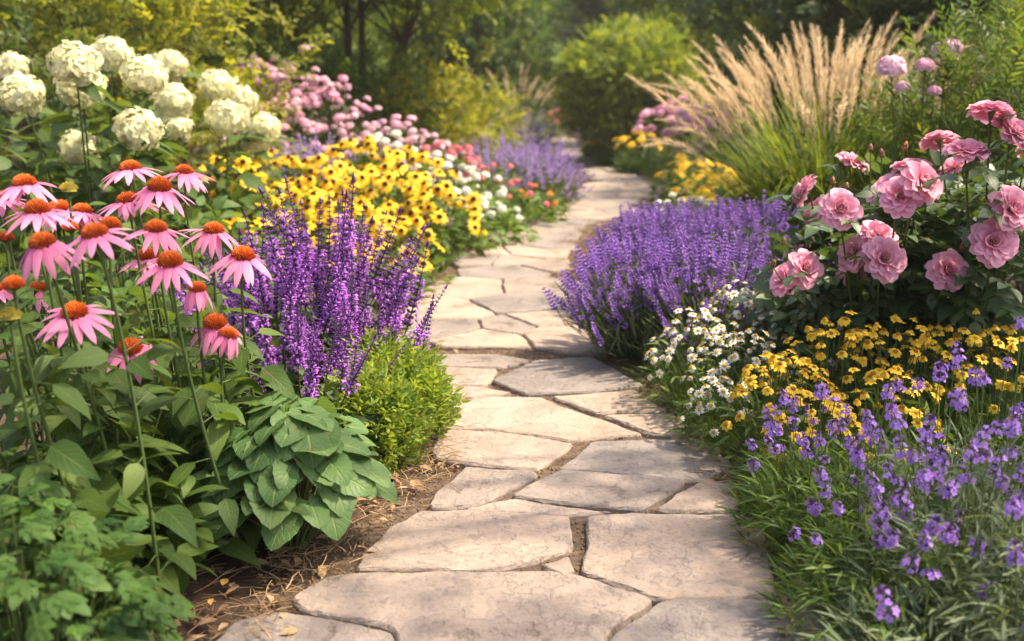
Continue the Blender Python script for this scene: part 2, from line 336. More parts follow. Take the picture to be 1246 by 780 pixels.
    l.new(p.outputs[0], out.inputs[0]); return m
M_STONE = stone_material()
M_SOIL = solid_mat('soil', [(.02, .012, .008), (.045, .027, .018), (.085, .052, .032)], .95, 22, .9)
M_JOINT = solid_mat('joint_fill', [(.03, .02, .014), (.08, .055, .038), (.15, .11, .075)], .95, 60, .8)
M_STRAW = solid_mat('straw', [(.09, .05, .025), (.25, .15, .075), (.42, .29, .16)], .8, 30, 0)
M_BARK = solid_mat('bark', [(.03, .02, .014), (.08, .055, .038), (.13, .095, .07)], .9, 18, .6)
M_STEM = leaf_mat('green_stem', [(.05, .085, .02), (.10, .14, .04)], 0, .5)
M_STEM_D = leaf_mat('dark_stem', [(.035, .045, .02), (.07, .06, .03)], 0, .5)
M_TWIG = leaf_mat('twig', [(.05, .04, .02), (.10, .075, .04)], 0, .7)

# ------------------------------------------------------------------ the setting: ground, path
edge_px = [(820, 250, 1040), (780, 285, 1000), (740, 330, 985), (700, 385, 955), (640, 455, 935), (600, 512, 905), (540, 528, 868), (480, 540, 812), (440, 530, 765), (400, 508, 715), (370, 500, 690),
           (340, 528, 684), (300, 592, 694), (270, 645, 728), (250, 690, 775), (235, 712, 800), (222, 718, 800), (212, 714, 768), (200, 703, 738), (188, 684, 712), (178, 676, 702), (168, 670, 694)]
LE = np.array([ground_at(a, y) for y, a, b in edge_px]); RE = np.array([ground_at(b, y) for y, a, b in edge_px])
_t = np.linspace(0, len(edge_px) - 1, 160); _i = np.arange(len(edge_px))
LEs = np.stack([np.interp(_t, _i, LE[:, k]) for k in (0, 1)], -1); REs = np.stack([np.interp(_t, _i, RE[:, k]) for k in (0, 1)], -1)
CEN = (LEs + REs)/2; HALF = np.linalg.norm(LEs - REs, axis=1)/2
def path_d(P):
    """signed distance-like measure: <0 inside the path"""
    P = np.atleast_2d(P); d = np.linalg.norm(P[:, None, :] - CEN[None], axis=2) - HALF[None]*.93
    return d.min(axis=1)

xs = np.concatenate([np.linspace(-80, -4, 30)[:-1], np.linspace(-4, 4, 201), np.linspace(4, 80, 30)[1:]])
ys = np.concatenate([np.linspace(-20, .6, 8)[:-1], np.linspace(.6, 6, 136), np.linspace(6, 30, 80)[1:], np.linspace(30, 140, 30)[1:]])
X, Yg = np.meshgrid(xs, ys); P2 = np.stack([X.ravel(), Yg.ravel()], -1)
pd = path_d(P2); nz = rng.normal(0, 1, len(P2))
Z = np.where(np.abs(P2[:, 0]) < 4, np.clip(pd*2.5, 0, 1)*(nz*.006 + .012) + .004*np.clip(pd, 0, 1)*np.sin(P2[:, 0]*7)*np.sin(P2[:, 1]*6), 0) - .004
nx, ny = len(xs), len(ys); ii = (np.arange(ny - 1)[:, None]*nx + np.arange(nx - 1)[None]).ravel()
Q = np.stack([ii, ii + 1, ii + nx + 1, ii + nx], -1)
mb = MB(); mb.raw(np.column_stack([P2, Z]), np.zeros((len(P2), 3)), Q, np.zeros((0, 3), int), U(.3, .7, len(Q)), np.zeros(0), np.zeros(len(Q), int), np.zeros(0, int))
g = mb.obj('ground', M_SOIL); g['kind'] = 'structure'

# path bed ribbon
k = len(CEN); wide = 1.12
Lb = CEN + (LEs - CEN)*wide; Rb = CEN + (REs - CEN)*wide
Vb = np.concatenate([np.column_stack([Lb, np.full(k, -.002)]), np.column_stack([CEN, np.full(k, .010)]), np.column_stack([Rb, np.full(k, -.002)])])
i = np.arange(k - 1); Q = np.concatenate([np.stack([i, k + i, k + i + 1, i + 1], -1), np.stack([k + i, 2*k + i, 2*k + i + 1, k + i + 1], -1)])
mb = MB(); mb.raw(Vb, np.zeros((3*k, 3)), Q, np.zeros((0, 3), int), np.full(len(Q), .5), np.zeros(0), np.zeros(len(Q), int), np.zeros(0, int))
path = mb.obj('path', M_JOINT); path['kind'] = 'structure'

def smooth_noise(x, seed):
    return np.sin(x*1.0 + seed)*.5 + np.sin(x*2.3 + seed*1.7)*.3 + np.sin(x*5.1 + seed*2.9)*.25 + np.sin(x*11.3 + seed*.7)*.12
def flagstone(poly, top, gap=.002, grow=.006):
    P = np.asarray(poly, float); c = P.mean(0)
    if np.sum(P[:, 0]*np.roll(P[:, 1], -1) - P[:, 1]*np.roll(P[:, 0], -1)) < 0: P = P[::-1]
    # move every side outwards by `grow`, corners stay sharp
    e = np.roll(P, -1, 0) - P; nn_ = nrm(np.stack([e[:, 1], -e[:, 0]], -1)); n0 = np.roll(nn_, 1, 0)
    P = P + (nn_ + n0)*(grow/np.maximum(.45, 1 + np.sum(nn_*n0, 1)))[:, None]
    # resample and roughen the outline
    pts = []; cum = 0
    for a, b in zip(P, np.roll(P, -1, 0)):
        L = np.linalg.norm(b - a); m = max(3, int(L/.013)); t = np.arange(m)/m
        seg = a + (b - a)*t[:, None]; nn = np.array([(b - a)[1], -(b - a)[0]])/max(L, 1e-6)
        w = np.sin(t*PI)**.6*.5 + .5
        pts.append(seg + nn[None]*((smooth_noise((cum + t*L)*14, U(0, 9))*.007 + smooth_noise((cum + t*L)*60, U(0, 9))*.0022)*w)[:, None]); cum += L
    O = np.concatenate(pts)
    # round the corners a little
    for _ in range(2): O = .2*np.roll(O, 1, 0) + .6*O + .2*np.roll(O, -1, 0)
    tan = nrm(np.roll(O, -1, 0) - np.roll(O, 1, 0)); nin = np.stack([-tan[:, 1], tan[:, 0]], -1)
    # smooth normals
    for _ in range(3): nin = nrm(.3*np.roll(nin, 1, 0) + .4*nin + .3*np.roll(nin, -1, 0))
    n = len(O); ez = U(-.002, .002, n)
    R0 = np.column_stack([O + nin*(gap - .003), np.full(n, -.03)]); R1 = np.column_stack([O + nin*gap, top - .007 + ez])
    R2 = np.column_stack([O + nin*(gap + .002 + U(0, .003, n)[:, None]), top - .0022 + ez*.5]); R3 = np.column_stack([O + nin*(gap + .0050 + U(0, .003, n)[:, None]), np.full(n, top)])
    bm_v = np.concatenate([R0, R1, R2, R3]); bm_v[:, :2] -= c
    j = np.arange(n); j2 = (j + 1) % n; Qs = [np.stack([a*n + j, a*n + j2, (a + 1)*n + j2, (a + 1)*n + j], -1) for a in range(3)]
    faces = [tuple(int(q) for q in f) for f in np.concatenate(Qs)] + [tuple(int(q) for q in 3*n + j)]
    tilt = U(-.012, .012, 2); bm_v[:, 2] += np.where(bm_v[:, 2] > -.01, bm_v[:, :2] @ tilt, 0)
    me = bpy.data.meshes.new('flagstone'); me.from_pydata([tuple(v) for v in bm_v], [], faces); me.update()
    me.polygons.foreach_set('use_smooth', np.array([False]*(3*n + 1))); me.materials.append(M_STONE)
    o = obj('flagstone', me, path); o.location = (c[0], c[1], 0); return o

S = lambda pts: [ground_at(280 + x*.578, 420 + y*.578) for x, y in pts]
near = [
 [(10, 600), (110, 579), (340, 628), (335, 700), (-90, 700)],
 [(130, 552), (205, 508), (270, 499), (480, 502), (660, 500), (740, 514), (885, 562), (795, 625), (770, 665), (365, 665), (345, 618), (240, 592), (150, 572)],
 [(905, 564), (1090, 560), (1200, 564), (1255, 600), (1290, 690), (785, 690), (810, 632)],
 [(330, 408), (400, 367), (520, 364), (650, 374), (716, 379), (718, 446), (610, 478), (510, 489), (265, 486), (300, 440)],

 [(750, 380), (860, 375), (1060, 377), (1112, 392), (1150, 545), (1090, 553), (895, 554), (742, 497), (753, 440)],
 [(500, 362), (600, 341), (700, 358), (810, 371), (700, 374), (520, 367)],
 [(432, 330), (495, 270), (640, 279), (645, 290), (520, 352), (425, 358)],
 [(595, 333), (695, 281), (955, 303), (920, 332), (860, 364), (720, 354)],
 [(900, 364), (985, 305), (1052, 300), (1070, 345), (1050, 370)],
 [(425, 236), (460, 192), (560, 195), (722, 219), (650, 276), (500, 262), (435, 254)],
 [(692, 274), (765, 217), (990, 210), (1055, 268), (1005, 297), (955, 299), (800, 281)],
 [(445, 187), (455, 131), (560, 119), (655, 121), (730, 152), (865, 197), (720, 214), (560, 190)],
 [(680, 121), (850, 108), (915, 152), (770, 156)], [(790, 160), (930, 158), (992, 200), (920, 204), (870, 194)],
 [(462, 97), (530, 102), (590, 114), (470, 127)], [(552, 87), (640, 46), (760, 40), (868, 97), (760, 111), (620, 114)],
 [(435, 57), (562, 62), (535, 97), (455, 93)], [(430, 30), (560, 29), (630, 43), (565, 58), (430, 53)]]
n_stone = 0
near.append([(655, 484), (712, 466), (720, 494), (700, 504)]); 
for poly in near: flagstone(S(poly), .022 + U(-.003, .004)); n_stone += 1
# stones further up the path: cells of jittered rows across it
y0 = ground_at(600, 437)[1]
arcl = np.concatenate([[0], np.cumsum(np.linalg.norm(np.diff(CEN, axis=0), axis=1))]); s0 = np.interp(y0, CEN[:, 1], arcl)
seeds = []; ghost = []; s = s0 + .2; row = 0
while s < arcl[-1]:
    c = np.array([np.interp(s, arcl, CEN[:, q]) for q in (0, 1)]); h = np.interp(s, arcl, HALF)
    c2 = np.array([np.interp(s + .1, arcl, CEN[:, q]) for q in (0, 1)]); t = nrm(c2 - c); nn = np.array([t[1], -t[0]])
    step = U(.30, .42)*(1 if s < s0 + 5 else 1.5 if s < s0 + 9 else 2.4)
    m = 2 if rng.random() < .7 else 3
    if row % 5 == 4 and h < .45: m = 1
    w = np.sort((np.arange(m) + .5)/m*2 - 1 + U(-.2, .2, m))
    for q in w: seeds.append(c + nn*q*h*.95 + t*U(-.13, .13))
    for q in (-1, 1): ghost.append(c + nn*q*h*(1.62 + U(-.08, .12)) + t*U(-.08, .08))
    s += step; row += 1
seeds = np.array(seeds); ghost = np.array(ghost); prev = np.concatenate([np.array([np.mean(np.array(S(q)), 0) for q in near[14:20]])])
allp = np.concatenate([seeds, ghost, prev])
nearpoly = [np.array(S(q)) for q in near[13:20]]
for a, p in enumerate(seeds):
    poly = p + 1.2*np.array([(-1, -1), (1, -1), (1, 1), (-1, 1)], float)
    d = np.linalg.norm(allp - p, axis=1); order = np.argsort(d)[1:40]
    for b in order:
        if d[b] < 1e-6: continue
        mid = (p + allp[b])/2; nn = nrm(allp[b] - p); out = []
        sd = (poly - mid) @ nn
        for q in range(len(poly)):
            r = (q + 1) % len(poly)
            if sd[q] <= 0: out.append(poly[q])
            if (sd[q] < 0) != (sd[r] < 0): out.append(poly[q] + (poly[r] - poly[q])*sd[q]/(sd[q] - sd[r]))
        poly = np.array(out)
        if len(poly) < 3: break
    if len(poly) < 3 or np.ptp(poly[:, 1]) < .08: continue
    # keep clear of the traced stones
    poly[:, 1] = np.maximum(poly[:, 1], y0 + .015)
    keep = [poly[0]]
    for q in poly[1:]:
        if np.linalg.norm(q - keep[-1]) > .03: keep.append(q)
    if len(keep) < 3: continue
    flagstone(keep, .022 + U(-.003, .004), .002, -.003); n_stone += 1
print('flagstones', n_stone)

# mulch and straw on the soil beside the path; crumbs in the joints
stick = MB(); stick.tube([(0, 0, 0), (.02, .33, .03), (-.02, .66, .02), (.03, 1, 0)], .02, .012, 3); STICK = stick.tpl()
mb = MB(); cand = np.column_stack([U(-1.6, 2.2, 150000), U(1.2, 7.5, 150000)]); pdc = path_d(cand)
pr = np.exp(-np.abs(pdc - .06)/.17)*np.where(cand[:, 1] < 3.2, 1, .4)*np.clip(1.2 + pdc*12, 0.004, 1); pick = cand[rng.random(len(cand)) < pr*.5]
n = len(pick); an = U(0, 2*PI, n); d = np.stack([np.cos(an), np.sin(an), U(-.05, .18, n)], -1)
mb.add(STICK, frames(d, [0, 0, 1]), np.column_stack([pick, U(.006, .022, n) + .018*(path_d(pick) < .0)]), U(.02, .075, n), U(.05, .95, n))
fl = pick[rng.random(n) < .25]; n = len(fl); an = U(0, 2*PI, n)
mb.add(leaf_tpl(1, .5, 3, .3, .2), frames(np.stack([np.cos(an), np.sin(an), U(-.2, .3, n)], -1), nrm(np.column_stack([U(-.5, .5, (n, 2)), np.ones(n)]))), np.column_stack([fl, U(.012, .024, n)]), U(.012, .04, n), U(0, .8, n))
mul = mb.obj('mulch', M_STRAW); mul['kind'] = 'stuff'; mul['label'] = 'brown straw mulch and leaf litter along both path edges'; mul['category'] = 'mulch'
mb = MB(); cand = np.column_stack([U(-.7, .7, 16000), U(1.4, 5, 16000)]); cand = cand[path_d(cand) < .03]; n = len(cand); an = U(0, 2*PI, n)
mb.add(STICK, frames(np.stack([np.cos(an), np.sin(an), an*0], -1), [0, 0, 1]), np.column_stack([cand, np.full(n, .011)]), U(.008, .03, n), U(.1, .8, n))
cand = np.column_stack([U(-.8, .8, 26000), U(1.4, 6, 26000)]); cand = cand[path_d(cand) < .05]; n = len(cand)
grit = MB(); grit.raw(np.array([(1, 0, 0), (-1, .1, 0), (0, 1, .1), (.1, -1, 0), (0, 0, .8), (0, 0, -.8)], float), np.zeros((6, 3)), np.zeros((0, 4), int), np.array([(0, 2, 4), (2, 1, 4), (1, 3, 4), (3, 0, 4), (2, 0, 5), (1, 2, 5), (3, 1, 5), (0, 3, 5)]), np.zeros(0), np.full(8, .5), np.zeros(0, int), np.zeros(8, int))
mb.add(grit.tpl(), frames(nrm(rng.normal(0, 1, (n, 3))), [0, 0, 1]), np.column_stack([cand, np.full(n, .0115)]), U(.0012, .0045, n), U(.0, .3, n))
mul = mb.obj('joint_litter', M_STRAW); mul['kind'] = 'stuff'; mul['label'] = 'fine straw and crumbs lying in the joints between flagstones'; mul['category'] = 'litter'
# a few fallen leaves
M_FALLEN = leaf_mat('fallen_leaf', [(.30, .12, .03), (.45, .22, .05), (.5, .33, .1)], .1, .6)
FL = leaf_tpl(1, .55, 4, .35, .15)
flm = [MB(), MB(), MB()]
for q in flm: q.add(FL, np.eye(3), [(0, 0, 0)], 1, U(.2, .8))
flm = [q.mesh('fallen_leaf', M_FALLEN) for q in flm]
for i, (px, py, w, lab) in enumerate([(272, 727, .03, 'fallen orange leaf on dark soil at the foot of the coneflowers'), (190, 767, .024, 'small pale fallen leaf on soil beside the bright leafy plant at the frame edge'),
        (258, 744, .022, 'tan fallen leaf lying just nearer than the orange fallen leaf'), (733, 424, .03, 'orange fallen leaf on the path edge under the big lavender'), (896, 556, .025, 'tan fallen leaf on soil below the white daisies')]):
    p = ground_at(px, py); o = obj('fallen_leaf', flm[i % 3]); o.location = (p[0], p[1], .026); o.scale = (w, w, w); o.rotation_euler = (.1, .15, i*1.7)
    o['label'] = lab; o['category'] = 'fallen leaf'; o['group'] = 'fallen leaves beside the path'

# ------------------------------------------------------------------ trees and shrubs
def crown(mb, sprays, blobs, per, spread=.5, upb=.25, sc=(.8, 1.2), shell=.55):
    """sprays of leaves spread through overlapping clumps; blobs = [(centre, radius)]"""
    for c, r in blobs:
        n = int(per*(r if np.ndim(r) == 0 else np.mean(r))**2) + 3
        dv = sph(n, -.75); rad = U(shell, 1.0, n)**.6*np.clip(rng.normal(1, .1, n), .7, 1.3)
        p = np.asarray(c) + dv*rad[:, None]*np.asarray(r)
        d = nrm(dv*.75 + rng.normal(0, spread, (n, 3)) + np.array([0, 0, upb]))
        up = nrm(np.array([0, 0, 1.0]) + rng.normal(0, .55, (n, 3)))
        which = rng.integers(0, len(sprays), n); ti = np.clip(.5 + rng.normal(0, .16) + rng.normal(0, .13, n), 0, 1)
        for k in range(len(sprays)):
            q = which == k
            if q.any(): mb.add(sprays[k], frames(d[q], up[q]), p[q], U(*sc, q.sum()), ti[q])
def clumps(c, R, n, r, zmin=-.5, jit=.15, inner=.55):
    """n clump centres scattered over an ellipsoid"""
    dv = sph(n, zmin); f = U(inner, 1.0 + jit, n); rr = r*U(.65, 1.25, n)
    return [(np.asarray(c) + dv[k]*np.asarray(R)*f[k], rr[k]) for k in range(n)]
def shrub(name, label, cat, x, y, R, h, leafm, sprays, n=22, r=.3, per=140, group=None, stemm=None, zmin=-.55, core=True, sc=(.8, 1.2), spread=.5, upb=.25, jit=.15, inner=.55):
    t = thing(name, label, cat, (x, y, 0), group)
    mb = MB(); cz = h*.52; bl = clumps((0, 0, cz), (R - r*.5, R - r*.5, h*.5 - r*.3), n, r, zmin, jit, inner)
    if core: bl += [((0, 0, cz*.9), np.array([R*.7, R*.7, h*.36]))]
    crown(mb, sprays, bl, per, sc=sc, spread=spread, upb=upb)
    mb.obj('foliage', [leafm, M_TWIG], t)
    sm = MB()
    for c, rr in bl[:n:2]:
        a = U(0, 2*PI); sm.tube(arc((math.cos(a)*R*.12, math.sin(a)*R*.12, 0), np.asarray(c), .55, 6), max(.006, R*.02), .003, 5)
    sm.obj('stem', stemm or M_BARK, t)
    return t
def tree(name, label, cat, x, y, h, crowns, leafm, sprays, trunks, per=60, group=None, sc=(.8, 1.2), spread=.5):
    """crowns = list of (centre rel, R, nclumps, clump r); trunks = list of polylines rel with r0, r1"""
    t = thing(name, label, cat, (x, y, 0), group)
    mb = MB(); allb = []
    for c, R, n, r in crowns:
        b = clumps(c, R, n, r, -.9); allb += b; crown(mb, sprays, b, per, sc=sc, spread=spread, shell=.3)
    mb.obj('crown', [leafm, M_TWIG], t)
    for k, (pts, r0, r1) in enumerate(trunks):
        tb = MB(); pts = np.asarray(pts, float)
        tt = np.linspace(0, 1, 9); ii = np.linspace(0, 1, len(pts)); P = np.stack([np.interp(tt, ii, pts[:, q]) for q in range(3)], -1)
        P[1:-1] += rng.normal(0, r0*.35, (7, 3)); tb.tube(P, np.linspace(1, r1/r0, 9)**.8*r0*np.array([1.35] + [1]*8), 0, 8)
        for j, (c, rr) in enumerate(allb[k::len(trunks)]):
            if j > 14: break
            s = P[int(U(4, 9))]; tb.tube(arc(s, c, .45, 6), r1*.75, r1*.12, 5)
        tb.obj('trunk', M_BARK, t)
    return t

S_BIG = [spray_tpl(DART, .34, 10, .13, .25) for _ in range(4)]
S_MID = [spray_tpl(DART, .26, 11, .075, .25) for _ in range(4)]
S_NEAR = [spray_tpl(LEAF, .24, 11, .062, .25) for _ in range(5)]
S_NARROW = [spray_tpl(LEAFN, .26, 17, .055, .15, ang=.8) for _ in range(4)]
S_SMALL = [spray_tpl(DART, .15, 9, .055, .2) for _ in range(4)]
S_FAR = [spray_tpl(DART, .6, 9, .26, .3) for _ in range(4)]

L_GOLD = leaf_mat('golden_foliage', [(.08, .11, .014), (.16, .19, .022), (.31, .30, .045)], .52, .5)
L_YELLOW = leaf_mat('yellow_green_foliage', [(.11, .14, .018), (.20, .22, .03), (.30, .29, .05)], .48, .55)
L_TREE = leaf_mat('tree_leaf', [(.06, .105, .016), (.115, .165, .022), (.21, .24, .035)], .55, .5)
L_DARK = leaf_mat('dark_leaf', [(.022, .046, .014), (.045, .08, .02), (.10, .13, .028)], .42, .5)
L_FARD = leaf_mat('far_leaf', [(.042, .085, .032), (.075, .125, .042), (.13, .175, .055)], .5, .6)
L_SHRUB = leaf_mat('shrub_leaf', [(.04, .08, .016), (.075, .125, .024), (.14, .18, .036)], .42, .5)
L_ROUND = leaf_mat('clipped_shrub_leaf', [(.085, .14, .018), (.15, .205, .026), (.28, .31, .05)], .45, .55)

# far wood: separate trees, each with trunk and crown
far = [(-15, 30, 7), (-10.5, 27, 6.5), (-6.5, 30, 8), (-3.4, 33, 8), (-.5, 30, 7), (2.4, 33, 8.5), (5.5, 29, 7.5), (9, 31, 8), (13, 28, 7), (17, 31, 7.5), (-20, 33, 8), (-8, 36, 9), (0.8, 38, 9.5), (7, 37, 9)]
flab = ['tall shaded tree at the back left beyond the golden shrub', 'shaded tree behind the gnarled multi stemmed tree, left of it', 'dark tall tree seen through the multi stemmed tree', 'dark hazy tree left of the gap where the path ends', 'dark hazy tree right at the end of the path',
        'tall dark tree just right of the path end, behind the round shrub', 'shaded tree behind the round yellow green shrub', 'tall shaded tree at the back beyond the plume grass', 'dark tree behind the feathery grass plumes, at the back', 'dark tree farthest to the right in the wood',
        'dark tree farthest to the left in the wood', 'tallest tree behind the multi stemmed tree, in the last row', 'tall tree in the last row straight beyond the path end', 'tall tree in the last row beyond the round shrub']
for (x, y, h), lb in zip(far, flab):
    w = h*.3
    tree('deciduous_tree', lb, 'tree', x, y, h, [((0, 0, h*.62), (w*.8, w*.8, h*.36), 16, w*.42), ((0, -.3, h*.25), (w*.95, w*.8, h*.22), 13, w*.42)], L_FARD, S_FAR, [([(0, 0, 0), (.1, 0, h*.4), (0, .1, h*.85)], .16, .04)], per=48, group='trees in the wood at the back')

for x, y, h, lb in ((-5.2, 14, 4.2, 'green tree behind the golden tree, its lower boughs near the ground'), (-3.4, 16, 4.4, 'green tree seen past the right side of the golden tree'), (-8, 13, 4.5, 'green tree at the left frame edge behind the golden tree'), (-1.2, 19, 4.2, 'mid green tree right of the leaning trunks, behind the yellow shrubs')):
    tree('broadleaf_tree', lb, 'tree', x, y, h, [((0, 0, h*.6), (1.4, 1.2, h*.4), 34, .55), ((0, -.3, h*.22), (1.5, 1.0, h*.22), 18, .5)], L_SHRUB, S_BIG, [([(0, 0, 0), (.05, 0, h*.4), (0, .05, h*.85)], .09, .025)], per=110, group='green trees behind the left bed')
# multi-stemmed tree on the left, its crown reaching over the bed
tx, ty = gx(455, 10.5), 10.5
tree('multi_stemmed_tree', 'small tree with several thin dark leaning trunks and backlit yellow green crown', 'tree', tx, ty, 5,
     [((-.2, 0, 3.3), (1.7, 1.5, 1.5), 34, .55), ((.9, -.6, 2.35), (.75, .8, .5), 14, .36), ((-1.0, -.4, 2.3), (.7, .8, .5), 12, .36), ((-.3, -1.6, 4.2), (1.4, 1.2, .8), 14, .45)], L_TREE, S_BIG,
     [([(-.28, 0, 0), (-.22, 0, .9), (-.2, 0, 2.2), (-.4, 0, 3.4)], .05, .02), ([(-.1, .05, 0), (-.12, 0, 1.1), (-.05, -.1, 2.4), (.1, 0, 3.6)], .045, .018), ([(.05, 0, 0), (.18, 0, 1.0), (.5, -.1, 1.9), (.9, -.1, 2.7)], .055, .02), ([(-.38, 0, 0), (-.6, 0, 1.0), (-1.0, -.1, 2.0), (-1.3, 0, 2.9)], .045, .018)], per=130)
# taller tree left, outside its trunk but its boughs dapple the path
tree('arching_tree', 'golden leaved tree arching over the white hydrangeas, sunlit from behind', 'tree', -3.6, 8.0, 5,
     [((0.1, -.3, 1.75), (1.5, .9, .75), 30, .40), ((.6, -.7, 1.7), (1.0, .6, .5), 14, .32), ((.6, -.3, 3.3), (1.4, 1.2, .6), 10, .36)], L_GOLD, S_MID,
     [([(0, 0, 0), (.1, 0, 1.2), (.3, -.2, 3.0), (.6, -.5, 4.4)], .08, .02), ([(-.1, .1, 0), (-.4, 0, 1.2), (-.7, -.2, 2.4)], .05, .015)], per=135)
# unseen tree off to the right, added so its high boughs dapple the near path
tree('dapple_tree', 'unseen tree out of frame right of the roses, added to dapple the near path', 'tree', 4.9, 3.1, 6.6,
     [((-1.9, -1.15, 5.1), (2.0, .6, .5), 26, .38), ((0, -.4, 4.6), (1.0, .8, .5), 6, .4)], L_TREE, S_MID, [([(0, 0, 0), (.05, 0, 1.6), (-.1, -.1, 3.6), (-.6, -.3, 5.4)], .11, .03)], per=75)
# shrubs behind, left
shrub('golden_shrub', 'golden green shrub with sunlit leaf sprays rising behind the cream flower balls', 'shrub', gx(225, 6.6), 6.6, .85, 1.85, L_GOLD, S_NEAR, 34, .3, 210, upb=.5)
shrub('shrub', 'dark broad shrub behind the hydrangeas at the frame edge', 'shrub', -2.9, 5.9, .85, 1.35, L_DARK, S_NEAR, 24, .3, 190)
shrub('shrub', 'dark green shrub between the hydrangeas and the pink phlox', 'shrub', gx(345, 9.6), 9.6, .75, 1.35, L_SHRUB, S_MID, 22, .32, 150)
shrub('shrub', 'green shrub below the thin leaning trunks', 'shrub', gx(425, 9.9), 9.9, .8, 1.15, L_SHRUB, S_MID, 24, .32, 150)
shrub('yellow_shrub', 'bright yellow green shrub behind the pink and white flower heads', 'shrub', gx(510, 10.6), 10.6, .72, 1.12, L_YELLOW, S_MID, 24, .28, 170, group='yellow green shrubs')
shrub('yellow_shrub', 'bright yellow green shrub on the path side, beside the far plume grass', 'shrub', gx(562, 11.8), 11.8, .6, 1.0, L_YELLOW, S_MID, 20, .26, 170, group='yellow green shrubs')
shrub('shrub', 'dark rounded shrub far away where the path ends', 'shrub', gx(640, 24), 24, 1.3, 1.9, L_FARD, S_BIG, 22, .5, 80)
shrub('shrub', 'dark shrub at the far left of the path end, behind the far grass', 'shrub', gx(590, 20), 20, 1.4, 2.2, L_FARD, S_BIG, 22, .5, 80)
# right
shrub('round_shrub', 'big round yellow green clipped shrub on the far right of the path', 'shrub', gx(768, 14.2), 14.2, .98, 1.80, L_ROUND, S_SMALL, 170, .21, 620, upb=.25, zmin=-.7, spread=.38, jit=.03, inner=.86)
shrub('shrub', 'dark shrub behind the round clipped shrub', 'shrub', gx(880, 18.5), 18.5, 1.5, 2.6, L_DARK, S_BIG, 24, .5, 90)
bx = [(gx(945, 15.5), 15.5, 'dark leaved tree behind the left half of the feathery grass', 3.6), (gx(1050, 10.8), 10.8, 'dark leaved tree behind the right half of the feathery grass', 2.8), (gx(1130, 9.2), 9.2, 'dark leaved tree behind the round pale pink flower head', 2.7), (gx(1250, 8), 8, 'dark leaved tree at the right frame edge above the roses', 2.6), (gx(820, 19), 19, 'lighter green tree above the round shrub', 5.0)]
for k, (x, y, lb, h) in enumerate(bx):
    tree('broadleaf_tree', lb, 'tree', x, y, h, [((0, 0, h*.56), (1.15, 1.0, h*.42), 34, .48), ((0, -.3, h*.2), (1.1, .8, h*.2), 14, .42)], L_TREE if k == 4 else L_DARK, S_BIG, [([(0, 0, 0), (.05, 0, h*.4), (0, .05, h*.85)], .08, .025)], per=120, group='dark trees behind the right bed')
shrub('leafy_shrub', 'green shrub with upright shoots behind the tallest roses', 'shrub', gx(1205, 4.3), 4.3, .42, 1.15, L_SHRUB, S_NARROW, 26, .2, 420, upb=1.0)
shrub('leafy_shrub', 'taller green shrub with long upright shoots cut by the right frame edge', 'shrub', gx(1262, 4.8), 4.8, .5, 1.42, L_SHRUB, S_NARROW, 26, .22, 380, upb=1.2)
shrub('leafy_shrub', 'green shrub with pale leaf edges between the plume grass and roses', 'shrub', gx(1125, 4.9), 4.9, .45, .95, L_SHRUB, S_NARROW, 24, .2, 380, upb=.8)

# ------------------------------------------------------------------ flowering plants
def place(name, me, parent, pos, d, sc=1.0, spin=None, child=None, child_name=None):
    R = frames_z(np.asarray(d, float)[None], np.array([U(0, 6.28) if spin is None else spin]))[0]
    o = obj(name, me, parent, M4(pos, R, sc))
    if child is not None: obj(child_name, child, o)
    return o
def dome_heads(n, R, h, low=.25, lean=.7, jz=.05, ell=1.0):
    """n head positions over a mound of radius R and height h, with outward directions; spread evenly (sunflower order)"""
    i = np.arange(n) + .5; u = i/n; a = i*2.39996 + U(-.35, .35, n); r = np.sqrt(u)
    x = r*np.cos(a); y = r*np.sin(a)*ell; z = low + (1 - low)*np.sqrt(np.clip(1 - r*r*.98, 0, 1))
    p = np.stack([x*R, y*R, z*h], -1) + rng.normal(0, 1, (n, 3))*np.array([R*.05, R*.05, jz*h])
    d = nrm(np.stack([x*lean, y*lean, np.full(n, .75)], -1) + rng.normal(0, .13, (n, 3)))
    return p, d
def fol_leaves(mb, leaf, n, R, h, size, low=.1, top=.85, mi=0, up=.4, ell=1.0, droop=.2, tint=.16):
    """leaves through a mound"""
    r = np.sqrt(U(0, 1, n)); a = U(0, 2*PI, n); zm = np.sqrt(np.clip(1 - r*r*.9, .04, 1))*top
    z = (low + (1 - low)*U(0, 1, n)**.8)*zm*h
    p = np.stack([r*np.cos(a)*R, r*np.sin(a)*R*ell, z], -1)
    d = nrm(np.stack([np.cos(a), np.sin(a), np.full(n, up - droop)], -1)*np.array([.8, .8, 1]) + rng.normal(0, .45, (n, 3)))
    mb.add(leaf, frames(d, nrm(rng.normal(0, .4, (n, 3)) + np.array([0, 0, 1]))), p, size*U(.65, 1.25, n), np.clip(.5 + rng.normal(0, tint, n), 0, 1), mi)
